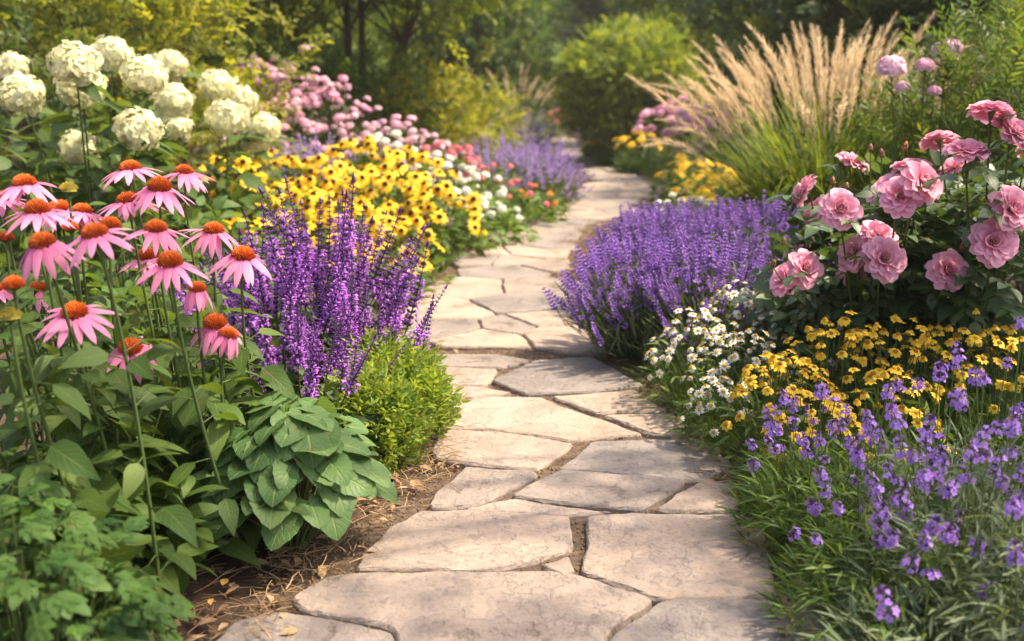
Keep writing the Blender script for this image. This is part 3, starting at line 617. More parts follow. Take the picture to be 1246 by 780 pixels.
def fol_blades(mb, n, R, h, w=1.0, mi=0, bend=(0, 1, 2), base=.3, lean=.5, tint=.16, ell=1.0):
    """thin leaves that rise from the ground round the plant and arch outwards"""
    r = np.sqrt(U(0, 1, n)); a = U(0, 2*PI, n); p = np.stack([r*np.cos(a)*R*base, r*np.sin(a)*R*base*ell, np.zeros(n)], -1)
    a2 = a + rng.normal(0, .5, n); tilt = lean*r*U(.4, 1.5, n)
    z = np.stack([np.cos(a2)*np.sin(tilt), np.sin(a2)*np.sin(tilt), np.cos(tilt)], -1); y = np.stack([np.cos(a2), np.sin(a2), a2*0], -1)
    y = nrm(y - z*np.sum(y*z, 1)[:, None]); x = np.cross(y, z); Rm = np.stack([x, y, z], -1)
    L = h*U(.55, 1.1, n); ti = np.clip(.5 + rng.normal(0, tint, n), 0, 1)
    which = rng.integers(0, len(bend), n)
    for k, b in enumerate(bend):
        q = which == k; mb.add(GRASS_BLADES[b], Rm[q], p[q], np.stack([L[q]*0 + h*w, L[q], L[q]], -1), ti[q], mi)
def stems_to(mb, heads, d, base_r=.25, R=.3, r=.0018, mi=1, k=5, back=.0, sides=3):
    for p, dd in zip(heads, d):
        b = np.array([p[0]*base_r, p[1]*base_r, 0]); e = p - dd*back
        c = e - dd*np.linalg.norm(e - b)*.35; t = np.linspace(0, 1, k)[:, None]
        mb.tube((1 - t)**2*b + 2*t*(1 - t)*c + t*t*e, r*1.25, r*.8, sides, mi, U(.3, .7))

# ---- petal colours
P_CONE = petal_mat('coneflower_petal', (.82, .17, .38), (.90, .38, .56), .38, .14, .5, .5)
P_YEL = petal_mat('golden_petal', (.80, .38, .01), (.86, .58, .02), .35, .15)
P_LEM = petal_mat('yellow_petal', (.80, .42, .012), (.86, .62, .05), .35, .2)
P_WHITE = petal_mat('white_petal', (.72, .70, .55), (.82, .81, .76), .35, .08)
P_CREAM = petal_mat('cream_petal', (.66, .68, .34), (.85, .79, .53), .35, .10)
P_ROSE = petal_mat('rose_petal', (.86, .25, .39), (.92, .51, .62), .38, .16)
P_PINK = petal_mat('phlox_petal', (.76, .32, .48), (.84, .54, .66), .35, .25)
P_PALE = petal_mat('pale_pink_petal', (.70, .36, .48), (.80, .60, .66), .35, .15)
P_RED = petal_mat('red_petal', (.62, .12, .16), (.78, .28, .30), .3, .25)
P_ORANGE = petal_mat('orange_petal', (.70, .16, .02), (.78, .32, .04), .3, .25)
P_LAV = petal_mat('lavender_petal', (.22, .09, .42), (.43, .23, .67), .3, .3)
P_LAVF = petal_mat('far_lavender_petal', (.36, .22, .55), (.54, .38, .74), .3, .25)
P_SAL = petal_mat('salvia_petal', (.30, .06, .44), (.50, .18, .66), .35, .25)
P_CALYX = petal_mat('dark_calyx', (.07, .02, .13), (.15, .05, .24), .15, .3)
P_VIO = petal_mat('violet_petal', (.30, .13, .56), (.50, .30, .76), .38, .22)
M_CONE = solid_mat('cone_bristle', [(.13, .02, .007), (.38, .062, .010), (.66, .16, .02)], .6, 25, 0)
M_DARKC = solid_mat('dark_disc', [(.012, .006, .004), (.035, .016, .008), (.06, .03, .012)], .75, 300, .5)
M_YELC = solid_mat('yellow_disc', [(.45, .22, .01), (.68, .40, .02), (.75, .5, .05)], .7, 300, .4)
M_BROWNC = solid_mat('brown_disc', [(.16, .06, .012), (.32, .14, .02), (.5, .26, .03)], .7, 300, .4)
F_CONE = leaf_mat('coneflower_leaf', [(.034, .075, .015), (.065, .12, .024), (.12, .18, .036)], .4, .5, .6)
F_BIG = leaf_mat('heart_leaf', [(.05, .11, .034), (.08, .15, .045), (.13, .20, .065)], .3, .48, 1.0, noise=5)
F_CELERY = leaf_mat('lobed_leaf', [(.025, .07, .012), (.05, .11, .018), (.085, .15, .028)], .3, .5, .6)
F_LIME = leaf_mat('lime_leaf', [(.10, .17, .026), (.18, .26, .04), (.30, .36, .075)], .38, .48, .3)
F_SAL = leaf_mat('salvia_leaf', [(.035, .065, .026), (.065, .105, .038), (.11, .15, .06)], .3, .6, .5)
F_LAV = leaf_mat('lavender_leaf', [(.06, .095, .05), (.11, .15, .08), (.19, .22, .12)], .3, .6)
F_GRN = leaf_mat('bed_leaf', [(.035, .075, .016), (.065, .115, .022), (.12, .17, .035)], .35, .5, .3)
F_FRESH = leaf_mat('fresh_leaf', [(.05, .10, .018), (.09, .15, .028), (.15, .22, .045)], .38, .5)
F_ROSE = leaf_mat('rose_leaf', [(.026, .06, .018), (.05, .095, .028), (.09, .14, .04)], .28, .42, .5, spec=.5)
F_HYD = leaf_mat('hydrangea_leaf', [(.035, .07, .018), (.06, .105, .025), (.11, .15, .035)], .35, .5, .6)
F_GRASS = leaf_mat('grass_blade', [(.06, .115, .016), (.12, .175, .024), (.24, .26, .045)], .45, .45)
M_PLUME = leaf_mat('plume', [(.50, .36, .20), (.68, .52, .32), (.82, .67, .45)], .45, .7, tcol=0)

# ================= purple coneflowers, front left: every stem is a plant of its own
def coneflower_head(npet, droop, jag, L=1.0, W=.27):
    mb = MB(); pt = leaf_tpl(L, W, 6, -.22, .22, a=.62, b=.5, tipd=.2)
    an = np.arange(npet)/npet*2*PI + U(-.1, .1, npet); dr = droop + rng.normal(0, jag, npet)
    d = np.stack([np.cos(an)*np.cos(dr), np.sin(an)*np.cos(dr), -np.sin(dr)], -1); up = np.stack([np.cos(an)*np.sin(dr), np.sin(an)*np.sin(dr), np.cos(dr)], -1)
    mb.add(pt, frames(d, up + rng.normal(0, .18, (npet, 3))), np.stack([np.cos(an)*.24, np.sin(an)*.24, an*0 + .02], -1), U(.86, 1.06, npet)*.87, U(.2, .8, npet))
    return mb.mesh('petals', P_CONE)
def cone_mesh(r=.28, h=.24):
    mb = MB(); mb.add(dome_tpl(r*.93, h*.9, 6, 16), np.eye(3), [(0, 0, -.02)], 1, .1)
    n = 190; i = np.arange(n) + .5; z = 1 - i/n; a = i*2.39996; rr = np.sqrt(1 - z*z)
    p = np.stack([rr*np.cos(a)*r, rr*np.sin(a)*r, z*h - .02], -1); d = nrm(np.stack([rr*np.cos(a), rr*np.sin(a), z*1.2 + .25], -1))
    sp = MB(); sp.tube([(0, 0, 0), (0, 0, .5), (0, 0, 1)], np.array([.28, .22, .03]), 0, 4); 
    mb.add(sp.tpl(), frames_z(d, U(0, 6, n)), p*.9, U(.085, .125, n), np.clip(.25 + .65*z + U(-.12, .12, n), 0, 1))
    mb.tube([(0, 0, -.16), (0, 0, -.07), (0, 0, .0)], np.array([.05, .2, .27]), 0, 10, 1, .5)
    return mb.mesh('seed_cone', [M_CONE, M_STEM])
CF_H = [coneflower_head(int(U(14, 18)), dp, jg) for dp, jg in ((.30, .12), (.42, .13), (.5, .16), (.62, .15), (.36, .18))]
CF_DROOP = coneflower_head(12, 1.05, .2, .95); CF_CONE = [cone_mesh(), cone_mesh(.26, .22), cone_mesh(.29, .29)]
def green_cone():
    mb = MB(); mb.add(dome_tpl(.26, .26, 6, 14), np.eye(3), [(0, 0, 0)], 1, .3); n = 130; i = np.arange(n) + .5; z = 1 - i/n; a = i*2.39996; rr = np.sqrt(1 - z*z)
    d = nrm(np.stack([rr*np.cos(a), rr*np.sin(a), z + .3], -1)); mb.add(bud_tpl(1, .3, 4), frames_z(d, U(0, 6, n)), d*.24, U(.08, .13, n), U(.3, .9, n))
    mb.add(leaf_tpl(.4, .12, 3, .1, -.2), frames(nrm(np.stack([np.cos(a[:24]*3), np.sin(a[:24]*3), np.full(24, .2)], -1)), [0, 0, 1]), np.zeros((24, 3)), .7, .2, 1)
    mb.tube([(0, 0, -.14), (0, 0, -.03), (0, 0, .04)], np.array([.05, .16, .24]), 0, 10, 1, .5); return mb.mesh('seed_cone', [leaf_mat('unripe_cone', [(.16, .16, .03), (.34, .28, .04), (.5, .36, .05)], .1, .7), M_STEM])
GREENC = green_cone()
OV_S = leaf_tpl(1, .5, 7, .14, .35, a=.66, b=.9, wave=.02, serr=.03)
CF = [  # px, py, span px, head lean (x, y), kind, label
 (91, 381, 88, (.05, -.3), 0, 'pink coneflower with a big orange cone, second lowest of its bed, facing the viewer'),
 (159, 424, 78, (.1, -.35), 1, 'lowest pink coneflower of the bed, its petals just above the leaves'),
 (262, 395, 78, (.1, -.3), 3, 'pink coneflower in front of the dark purple sage, lowest on that side'),
 (207, 320, 88, (.0, -.22), 1, 'large pink coneflower at the middle of the bed with wide drooping petals'),
 (296, 312, 76, (.15, -.1), 2, 'pink coneflower reaching farthest into the purple sage'),
 (260, 281, 70, (.1, -.1), 4, 'pink coneflower above the one farthest into the purple sage'),
 (116, 285, 94, (.0, -.25), 0, 'largest pink coneflower, spread wide with a tall orange cone'),
 (52, 296, 92, (.0, -.28), 3, 'big pink coneflower at the left with petals hanging like a skirt'),
 (46, 257, 84, (.0, -.15), 0, 'flat pink coneflower just above the big skirted one'),
 (30, 224, 76, (-.05, -.1), 4, 'topmost pink coneflower at the left frame edge'),
 (159, 206, 64, (.0, -.05), 0, 'pink coneflower left of the two highest, below the cream flower ball'),
 (224, 210, 66, (.05, -.05), 4, 'highest pink coneflower nearest the yellow daisies'),
 (194, 229, 74, (.1, -.12), 1, 'pink coneflower just below the two highest ones'),
 (156, 245, 72, (-.05, -.05), 0, 'flat pink coneflower with petals all swept sideways, upper middle of the bed'),
 (190, 279, 78, (.05, -.1), 4, 'pink coneflower between the upper cluster and the large middle one'),
 (72, 254, 66, (.0, -.1), 2, 'small pink coneflower half hidden behind the flat one at the left'),
 (240, 352, 60, (.1, .1), 5, 'drooping pink coneflower behind, petals hanging straight down'),
 (179, 314, 52, (-.1, .0), 0, 'small coneflower half hidden behind the large middle one'),
 (47, 353, 56, (.0, .1), 2, 'pink coneflower in shade behind the second lowest one'),
 (2, 243, 74, (.0, -.1), 0, 'pink coneflower cut by the left frame edge at mid height'),
 (-6, 352, 66, (.0, .0), 2, 'pink coneflower almost hidden by the left frame edge, below the others'),
 (278, 408, 56, (.3, .1), 5, 'small drooping coneflower tucked behind the lowest one by the sage'),
 (100, 258, 52, (.1, .1), 0, 'small pink coneflower far back behind the largest one'),
 (17, 348, 0, (.0, -.1), 6, 'dark bare coneflower head without petals at the left edge'),
 (135, 276, 0, (.05, .1), 7, 'tall rust brown coneflower head without petals in the upper cluster'),
 (7, 291, 0, (.0, .0), 6, 'bare orange coneflower head beside the left frame edge'),
 (86, 279, 0, (.0, .0), 6, 'small bare orange coneflower head behind the largest flower'),
 (13, 388, 0, (.0, .0), 8, 'unopened green coneflower head, lowest at the left edge'),
 (84, 233, 0, (.0, .0), 8, 'yellow green unopened coneflower head among the upper flowers')]
for px, py, span, lean, kind, lab in CF:
    Y = 1211*.118/span/.93 if span else (1.55 if py > 330 else 2.0)
    if kind == 5: Y = 1.95
    if py > 340 and kind in (0, 1, 3) and span > 70: Y = max(Y, 1.52)
    Y = min(max(Y, 1.42), 2.25)
    h = at(px, py, Y); bx_, by_ = h[0]*.93 + U(-.05, .03), h[1] + U(.0, .2)
    bx_ = min(bx_, -.47)
    t = thing('coneflower', lab, 'coneflower', (bx_, by_, 0), 'pink coneflowers in the front left bed')
    hp = h - np.array([bx_, by_, 0]); d = nrm(np.array([lean[0], lean[1], .92]) + np.append(rng.normal(0, .05, 2), 0)); r = .072*(U(.92, 1.06) if span else .7)
    sm = MB(); c = hp*.5; e = hp - d*r*.12; b = np.zeros(3); cc = e - d*e[2]*.35; tt = np.linspace(0, 1, 9)[:, None]
    P = (1 - tt)**2*b + 2*tt*(1 - tt)*cc + tt*tt*e; sm.tube(P, .0042, .0026, 7, 0, U(.3, .7)); sm.obj('stem', M_STEM, t)
    lf = MB(); n = int(U(13, 18)); hs = U(.05, .80, n)*h[2]; a = U(0, 2*PI, n); q = np.stack([np.interp(hs, P[:, 2], P[:, k]) for k in range(3)], -1)
    dd = nrm(np.stack([np.cos(a), np.sin(a), U(-.35, .35, n)], -1)); ln = U(.075, .125, n)*(1.08 - .55*hs/h[2])
    pet = .25 + .3*U(0, 1, n)
    for k in range(n): lf.tube(np.stack([q[k], q[k] + dd[k]*ln[k]*.5 + np.array([0, 0, .008])]), .0015, .001, 4, 1, .5)
    lf.add(OV_S, frames(dd + np.array([0, 0, -.15]), nrm(rng.normal(0, .3, (n, 3)) + np.array([0, -.15, 1]))), q + dd*ln[:, None]*.5 + np.array([0, 0, .008]), ln*1.1, np.clip(rng.normal(.5, .2, n), 0, 1))
    lf.obj('foliage', [F_CONE, M_STEM], t)
    if kind <= 4: place('flower', CF_H[kind], t, hp, d, r, child=CF_CONE[int(U(0, 2.9))], child_name='seed_cone')
    elif kind == 5: place('flower', CF_DROOP, t, hp, d, r*.85, child=CF_CONE[1], child_name='seed_cone')
    elif kind in (6, 7): place('seed_cone', CF_CONE[2], t, hp, d, r*(1.0 if kind == 6 else 1.25))
    else: place('seed_cone', GREENC, t, hp, d, r*1.15)

# understorey leaves between the coneflower stems: leafy plants
def leafy(name, label, cat, x, y, R, h, leaf, n, size, mats, group=None, stems=12, up=.3):
    t = thing(name, label, cat, (x, y, 0), group); mb = MB(); fol_leaves(mb, leaf, n, R, h, size, .05, 1.0, up=up)
    mb.obj('foliage', mats, t); sb = MB(); hp, hd = dome_heads(stems, R*.8, h*.9); stems_to(sb, hp, hd, .25, R, .003, 0); sb.obj('stem', [M_STEM], t); return t
for px, Y, h, lb in ((40, 1.75, .46, 'leafy green plant under the coneflowers at the left frame edge'), (130, 1.85, .44, 'leafy green plant among the coneflower stems, between edge and heart leaved plant'), (215, 2.05, .42, 'leafy green plant among coneflower stems just behind the heart leaved plant'), (60, 2.3, .55, 'leafy plant behind the coneflowers, below the cream flower balls'), (190, 2.5, .5, 'leafy plant behind the coneflowers, left of the purple sage'), (60, 3.2, .66, 'leafy plant in the shade in front of the large hydrangea, left'), (150, 3.3, .66, 'leafy plant in front of the large hydrangea, under its lowest ball'), (235, 3.7, .6, 'leafy plant below the smaller hydrangea'), (265, 4.1, .5, 'leafy plant between the sage tips and the sparse daisies'), (330, 3.7, .36, 'leafy low plant behind the purple sage')):
    leafy('leafy_plant', lb, 'leafy plant', gx(px, Y), Y, .2, h, OV_S, 150, .085, [F_CONE], 'leafy plants under the coneflowers')

# heart-leaved plant
hx, hy = gx(345, 1.98), 1.98
t = thing('heart_leaved_plant', 'low plant with big matt green heart shaped leaves beside the path', 'leafy plant', (hx, hy, 0))
mb = MB(); st = MB(); n = 125; i = np.arange(n) + .5; u = i/n; a = i*2.39996 + U(-.3, .3, n); r = np.sqrt(u)
HP = np.stack([r*np.cos(a)*.195, r*np.sin(a)*.175, .05 + .27*np.sqrt(np.clip(1 - r**2*.93, 0, 1))*U(.82, 1.05, n)], -1)
d = nrm(np.stack([np.cos(a)*.9, np.sin(a)*.9, -.08 - .3*r], -1) + rng.normal(0, .28, (n, 3))); up = nrm(np.stack([np.cos(a)*r*.5, np.sin(a)*r*.5 - .15, 1.1 - .15*r], -1) + rng.normal(0, .2, (n, 3)))
ls = U(.05, .085, n)*(.85 + .3*r)
mb.add(HEART, frames(d, up), HP - d*ls[:, None]*.3, ls, np.clip(rng.normal(.5, .18, n), 0, 1)); mb.obj('foliage', [F_BIG], t)
for k in range(n): st.tube(arc((HP[k][0]*.15, HP[k][1]*.15, 0), HP[k] - d[k]*ls[k]*.3, .55, 6), .0024, .0014, 4, 0, U(.4, .8))
st.obj('stem', [M_STEM], t)

# lobed bright plant in the corner
def lobed_tpl():
    mb = MB(); lob = leaf_tpl(1, .62, 6, .15, .3, a=.75, b=.85, serr=.12)
    for ang, L, off in ((0, .55, .45), (.85, .42, .3), (-.85, .42, .3)):
        b = np.array([0, off, 0]); 
        for a2, l2, w in ((0, 1, 0), (.7, .62, .12), (-.7, .62, .12)):
            dd = np.array([[math.sin(ang + a2), math.cos(ang + a2), U(-.12, .05)]]); mb.add(lob, frames(dd, [0, 0, 1]), [b + np.array([math.sin(ang), math.cos(ang), 0])*w*L + np.array([0, 0, .004*abs(a2)])], L*l2*.95, U(.4, .6))
    mb.tube([(0, 0, 0), (0, .25, .015), (0, .5, 0)], .011, .008, 4, 1); return mb.tpl()
LOBED = [lobed_tpl() for _ in range(3)]
for px, Y, h, R, lb in ((20, 1.30, .40, .2, 'bright green plant with lobed leaves filling the lower left corner'), (90, 1.42, .25, .12, 'lower bright green lobed plant on the path side of the corner plant'), (-60, 1.45, .44, .2, 'lobed green plant at the left frame edge under the coneflowers')):
    t = thing('lobed_leaf_plant', lb, 'leafy plant', (gx(px, Y), Y, 0), 'lobed leaf plants in the near corner'); mb = MB()
    n = 120; i = np.arange(n) + .5; u = i/n; a = i*2.39996; r = np.sqrt(u)
    hp = np.stack([r*np.cos(a)*R, r*np.sin(a)*R, h*(.2 + .75*np.sqrt(np.clip(1 - r*r*.9, 0, 1)))*U(.65, 1.03, n)], -1)
    d = nrm(np.stack([np.cos(a), np.sin(a), U(-.25, .35, n)], -1) + rng.normal(0, .3, (n, 3))); w = rng.integers(0, 3, n)
    for k in range(3): q = w == k; mb.add(LOBED[k], frames(d[q], nrm(rng.normal(0, .22, (q.sum(), 3)) + np.array([0, -.1, 1]))), hp[q] - d[q]*.03, U(.05, .09, q.sum()), np.clip(rng.normal(.5, .24, q.sum()), 0, 1))
    mb.obj('foliage', [F_CELERY, M_STEM], t); st = MB()
    for k in range(0, n, 3): st.tube(arc((hp[k][0]*.2, hp[k][1]*.2, 0), hp[k] - d[k]*.03, .5, 5), .002, .0012, 4)
    st.obj('stem', [M_STEM], t)

# ================= purple sage (salvia)
def salvia_spike(L=1.0, nw=15, open_from=.0, open_to=.6):
    """flower spike along +Z, dark calyces with lipped violet florets"""
    mb = MB(); t = np.linspace(0, 1, 6); mb.tube(np.stack([.02*np.sin(t*3), t*0, t*L], -1), .011, .004, 5, 2, .3)
    cal = bud_tpl(.06, .03, 4, 1); pet = MB(); lp = leaf_tpl(.062, .034, 3, .3, .5, a=.9, b=.6)
    pet.add(lp, frames(np.array([[0, 1, .35]]), [0, -.4, 1]), [(0, .02, 0)], 1.0, .6); pet.add(lp, frames(np.array([[.35, 1, -.5]]), [0, 0, 1]), [(0, .02, -.005)], .9, .5); pet.add(lp, frames(np.array([[-.35, 1, -.5]]), [0, 0, 1]), [(0, .02, -.005)], .9, .4)
    pt = pet.tpl()
    for k in range(nw):
        z = L*(.06 + .92*(k/(nw - 1))**.93); f = 1 - .62*(k/(nw - 1)); m = 6
        a = np.arange(m)/m*2*PI + k*.5 + U(-.2, .2, m); d = np.stack([np.cos(a), np.sin(a), np.full(m, .75)], -1)
        p = np.stack([np.cos(a)*.012, np.sin(a)*.012, np.full(m, z)], -1)
        mb.add(cal, frames_z(d, a), p, f*U(.9, 1.2, m), U(.3, .8, m))
        if open_from <= k/nw <= open_to:
            q = rng.random(m) < .78; dd = np.stack([np.cos(a), np.sin(a), np.full(m, .25)], -1); mb.add(pt, frames(dd[q], [0, 0, 1]), p[q] + dd[q]*.022, f**.6*U(.8, 1.2, q.sum()), U(.2, .8, q.sum()))
    mb.add(bud_tpl(.09, .03, 5, 1), np.eye(3), [(0, 0, L*.97)], 1, .5); return mb.mesh('flower_spike', [P_SAL, P_CALYX, M_STEM_D])
SALV = [salvia_spike(1, 15, 0, .12), salvia_spike(1, 16, .0, .4), salvia_spike(1, 15, .05, .55), salvia_spike(1, 14, 0, .75)]
def sage(px, Y, R, h, n, lab):
    t = thing('purple_sage', lab, 'sage', (gx(px, Y), Y, 0), 'purple sage plants left of the path')
    hp, d = dome_heads(n, R, h*.62, .42, .5, .08); d = nrm(d + np.array([.03, 0, .25])); L = h*.40*U(.75, 1.2, n)
    mb = MB(); stems_to(mb, hp, d, .3, R, .0022, 1, 5, 0, 4)
    fol_leaves(mb, OVATE, 260, R*1.0, h*.62, .062, .05, .95); mb.obj('foliage', [F_SAL, M_STEM_D], t)
    for p, dd, l in zip(hp, d, L): place('flower_spike', SALV[int(U(0, 3.99))], t, p, dd, l)
sage(340, 2.75, .22, .60, 30, 'purple sage with dark spires directly behind the coneflowers')
sage(405, 2.95, .22, .66, 34, 'tallest purple sage, densest violet spires, between coneflowers and path')
sage(445, 2.72, .16, .46, 20, 'smaller purple sage leaning to the path above the lime green mound')
sage(292, 3.0, .2, .50, 18, 'purple sage farthest back, seen between the coneflowers and yellow daisies')
sage(385, 2.42, .14, .42, 12, 'low purple sage nearest the heart leaved plant')

# lime mound
for px, Y, R, h, lb in ((470, 2.60, .17, .27, 'lime green leafy mound beside the path, in front of the purple sage'), (448, 2.46, .13, .22, 'smaller lime green mound between the sage and the heart leaved plant')):
    t = thing('lime_mound', lb, 'leafy mound', (gx(px, Y), Y, 0), 'lime green mounds by the path'); mb = MB()
    sp = [spray_tpl(leaf_tpl(1, .34, 3, .25, .3), .10, 14, .031, .1, ang=.9, updown=.4, twig=.001) for _ in range(4)]
    n = 420; hp, d = dome_heads(n, R, h, .12, .9, .06); w = rng.integers(0, 4, n); d = nrm(d + rng.normal(0, .25, (n, 3)) + np.array([0, 0, .25]))
    for k in range(4): q = w == k; mb.add(sp[k], frames(d[q], nrm(rng.normal(0, .5, (q.sum(), 3)) + np.array([0, 0, 1.]))), hp[q] - d[q]*.07, U(.75, 1.15, q.sum()), np.clip(rng.normal(.5, .2, q.sum()), 0, 1))
    mb.obj('foliage', [F_LIME, M_STEM], t); st = MB(); stems_to(st, hp[::8]*.9, d[::8], .2, R, .0018, 0); st.obj('stem', [M_STEM], t)

# ================= black-eyed daisies
def daisy(npet, W, droop, mat, L=1.0, a=.8):
    mb = MB(); mb.raw(*disc_flower_tpl(npet, L, W, droop, 0, .16, 4, 0, a)); return mb.mesh('petals', mat)
def disc(r, h, mat, rough=True):
    mb = MB(); mb.add(dome_tpl(r, h, 5, 12), np.eye(3), [(0, 0, -.01)], 1, .5)
    if rough:
        n = 50; i = np.arange(n) + .5; z = 1 - i/n; a = i*2.39996; rr = np.sqrt(1 - z*z); d = np.stack([rr*np.cos(a), rr*np.sin(a), z], -1)
        mb.add(bud_tpl(r*.28, r*.22, 4), frames_z(d, a), d*np.array([r, r, h])*.92, 1, U(.2, .9, n))
    return mb.mesh('disc', mat)
BES = [daisy(12, .40, dp, P_YEL) for dp in (.05, .2, .4, .65)]; BES_D = [disc(.31, .24, M_DARKC), disc(.28, .3, M_DARKC)]
def flower_clump(name, label, cat, x, y, R, h, n, fl, dc, size, fol, leaf, nl, ls, group, low=.25, lean=.7, face=(0, 0, 0), ell=1.0, blades=0, stem=M_STEM, jz=.06, flower='flower', child='disc', bladew=.8, smin=.8, fsp=1.0, fj=0.0):
    t = thing(name, label, cat, (x, y, 0), group); hp, d = dome_heads(n, R, h, low, lean, jz, ell); d = nrm(d + np.asarray(face) + rng.normal(0, 1, (n, 3))*fj)
    mb = MB(); stems_to(mb, hp, d, .3, R, max(.0012, .0016*h/.4), 1, 5, 0, 3)
    if nl: fol_leaves(mb, leaf, nl, R*1.0, h*fsp, ls, .03, .92, ell=ell)
    if blades: fol_blades(mb, blades, R, h*.9*fsp, bladew, 0, (0, 1, 2), .5, .9, ell=ell)
    mb.obj('foliage', [fol, stem], t)
    for k in range(n):
        i = int(U(0, len(fl) - .01)); place(flower, fl[i], t, hp[k], d[k], size*U(smin, 1.12), child=(dc[int(U(0, len(dc) - .01))] if dc else None), child_name=child)
    return t
BESP = [(305, 5.3, .34, .56, 18, 'black eyed daisy clump farthest left, right of the purple sage tips'), (365, 5.3, .34, .48, 18, 'black eyed daisy clump in the front row, second from its left end'), (425, 5.1, .33, .42, 18, 'black eyed daisy clump at the middle of the front row'), (478, 5.05, .28, .33, 15, 'low black eyed daisy clump nearest the path edge'),
        (335, 6.2, .36, .62, 18, 'tall black eyed daisy clump at the back left of the yellow drift'), (400, 6.1, .36, .58, 20, 'black eyed daisy clump at the centre of the yellow drift'), (465, 6.0, .36, .52, 20, 'black eyed daisy clump right of the centre of the yellow drift'), (528, 5.9, .32, .42, 16, 'black eyed daisy clump at the right end, beside the white flowers'),
        (262, 5.0, .26, .62, 12, 'few black eyed daisies just right of the white hydrangeas'), (500, 6.7, .36, .58, 16, 'black eyed daisy clump at the back, under the pink and white heads'), (440, 7.0, .34, .66, 14, 'black eyed daisy clump farthest back, below the pink flowers'), (285, 4.5, .22, .40, 7, 'sparse black eyed daisies low behind the purple sage'), (455, 4.55, .22, .26, 6, 'sparse low black eyed daisies in front, above the lime mound')]
for px, Y, R, h, n, lb in BESP:
    flower_clump('black_eyed_daisy', lb, 'daisy clump', gx(px, Y), Y, R, h, int(n*2.0), BES, BES_D, .049, F_GRN, LEAF, 230, .085, 'black eyed daisies in the left bed', .22, .55, (-.03, -.62, 0), fj=.28, blades=60)

# ================= white, red and far flowers on the left
def cluster_head(nf, r, h, mats, fr=.28, fmi=0, np_=5, name='flower_head'):
    """domed head of florets; unit radius r"""
    mb = MB(); i = np.arange(nf) + .5; z = 1 - i/nf*.95; a = i*2.39996; rr = np.sqrt(1 - z*z); d = np.stack([rr*np.cos(a), rr*np.sin(a), z], -1)
    f = floret_tpl(np_, fr, .7, .15); p = d*np.array([r, r, h])*U(.9, 1.06, nf)[:, None]
    mb.add(f, frames_z(d + rng.normal(0, .12, (nf, 3)), a), p, U(.85, 1.15, nf), U(.2, .8, nf)); mb.tube([(0, 0, -.25), (0, 0, .1), (0, 0, h*.7)], np.array([.03, .1, .25])*r, 0, 6, 1)
    return mb.mesh(name, [mats, M_STEM])
H_PINK = [cluster_head(26, 1, .6, P_PINK, .42) for _ in range(2)]; H_PALE = [cluster_head(26, 1, .7, P_PALE, .4) for _ in range(2)]
H_RED = [cluster_head(20, 1, .7, P_RED, .42)]; H_WHITE = [cluster_head(24, 1, .65, P_WHITE, .4)]; H_ORANGE = [cluster_head(18, 1, .6, P_ORANGE, .45)]
W_DAISY = [daisy(12, .34, dp, P_WHITE) for dp in (.1, .35)]; W_DISC = [disc(.3, .2, M_YELC)]
for px, Y, R, h, n, lb in ((552, 6.25, .28, .36, 22, 'white flowered clump with green leaves right of the yellow daisies'), (592, 6.5, .28, .3, 22, 'white flowered clump at the path edge past the yellow daisies'), (575, 7.0, .3, .42, 16, 'white flowered clump behind, before the far lavender')):
    flower_clump('white_flower_clump', lb, 'flower clump', gx(px, Y), Y, R, h, n, H_WHITE, None, .028, F_FRESH, LEAF, 260, .075, 'white flowers past the daisies', .1, .7, (0, -.3, 0), blades=40, flower='flower_head')
for px, Y, R, h, n, fl, lb in ((622, 7.2, .28, .34, 12, H_RED, 'small clump of red flowers before the far lavender'), (650, 7.6, .24, .26, 9, H_ORANGE, 'low clump of orange flowers at the path edge before the far lavender'), (600, 7.6, .25, .46, 9, H_RED, 'red flower heads standing between white flowers and far lavender')):
    flower_clump('red_flower_clump', lb, 'flower clump', gx(px, Y), Y, R, h, n, fl, None, .024, F_GRN, LEAF, 240, .07, 'red and orange flower clumps', .2, .6, (0, -.3, 0), blades=80, flower='flower_head')
for k, (px, Y, h, fl, lb) in enumerate(((440, 8.2, .78, H_PALE, 'clump of pale pink domed heads left of the yellow shrub'), (480, 8.0, .74, H_PINK, 'clump of rose pink heads in front of the yellow shrub'), (515, 7.8, .66, H_PALE, 'clump of pale pink heads right behind the yellow daisies'), (548, 7.6, .58, H_RED, 'clump of crimson heads beside the far lavender'), (465, 7.5, .64, H_WHITE, 'clump of white heads above the yellow daisies'), (530, 7.35, .5, H_WHITE, 'clump of white heads beside the crimson heads'))):
    flower_clump('bee_balm', lb, 'flower clump', gx(px, Y), Y, .33, h, 22, fl, None, .038, F_GRN, LEAF, 260, .08, 'pink, white and crimson heads behind the daisies', .45, .4, (0, -.2, 0), flower='flower_head')
for px, Y, R, h, lb in ((318, 8.6, .42, 1.18, 'tall pink phlox at the left end, beside the cream flower balls'), (362, 8.3, .42, 1.12, 'pink phlox at the middle of the row behind the daisies'), (402, 8.5, .4, 1.0, 'pink phlox at the right end, below the leaning trunks'), (340, 7.8, .38, .92, 'pink phlox in front of the other three')):
    flower_clump('pink_phlox', lb, 'phlox', gx(px, Y), Y, R, h, 62, H_PINK + H_PALE[:1], None, .037, F_SAL, LEAFN, 380, .09, 'pink phlox behind the daisies', .5, .45, (0, -.2, 0), flower='flower_head')
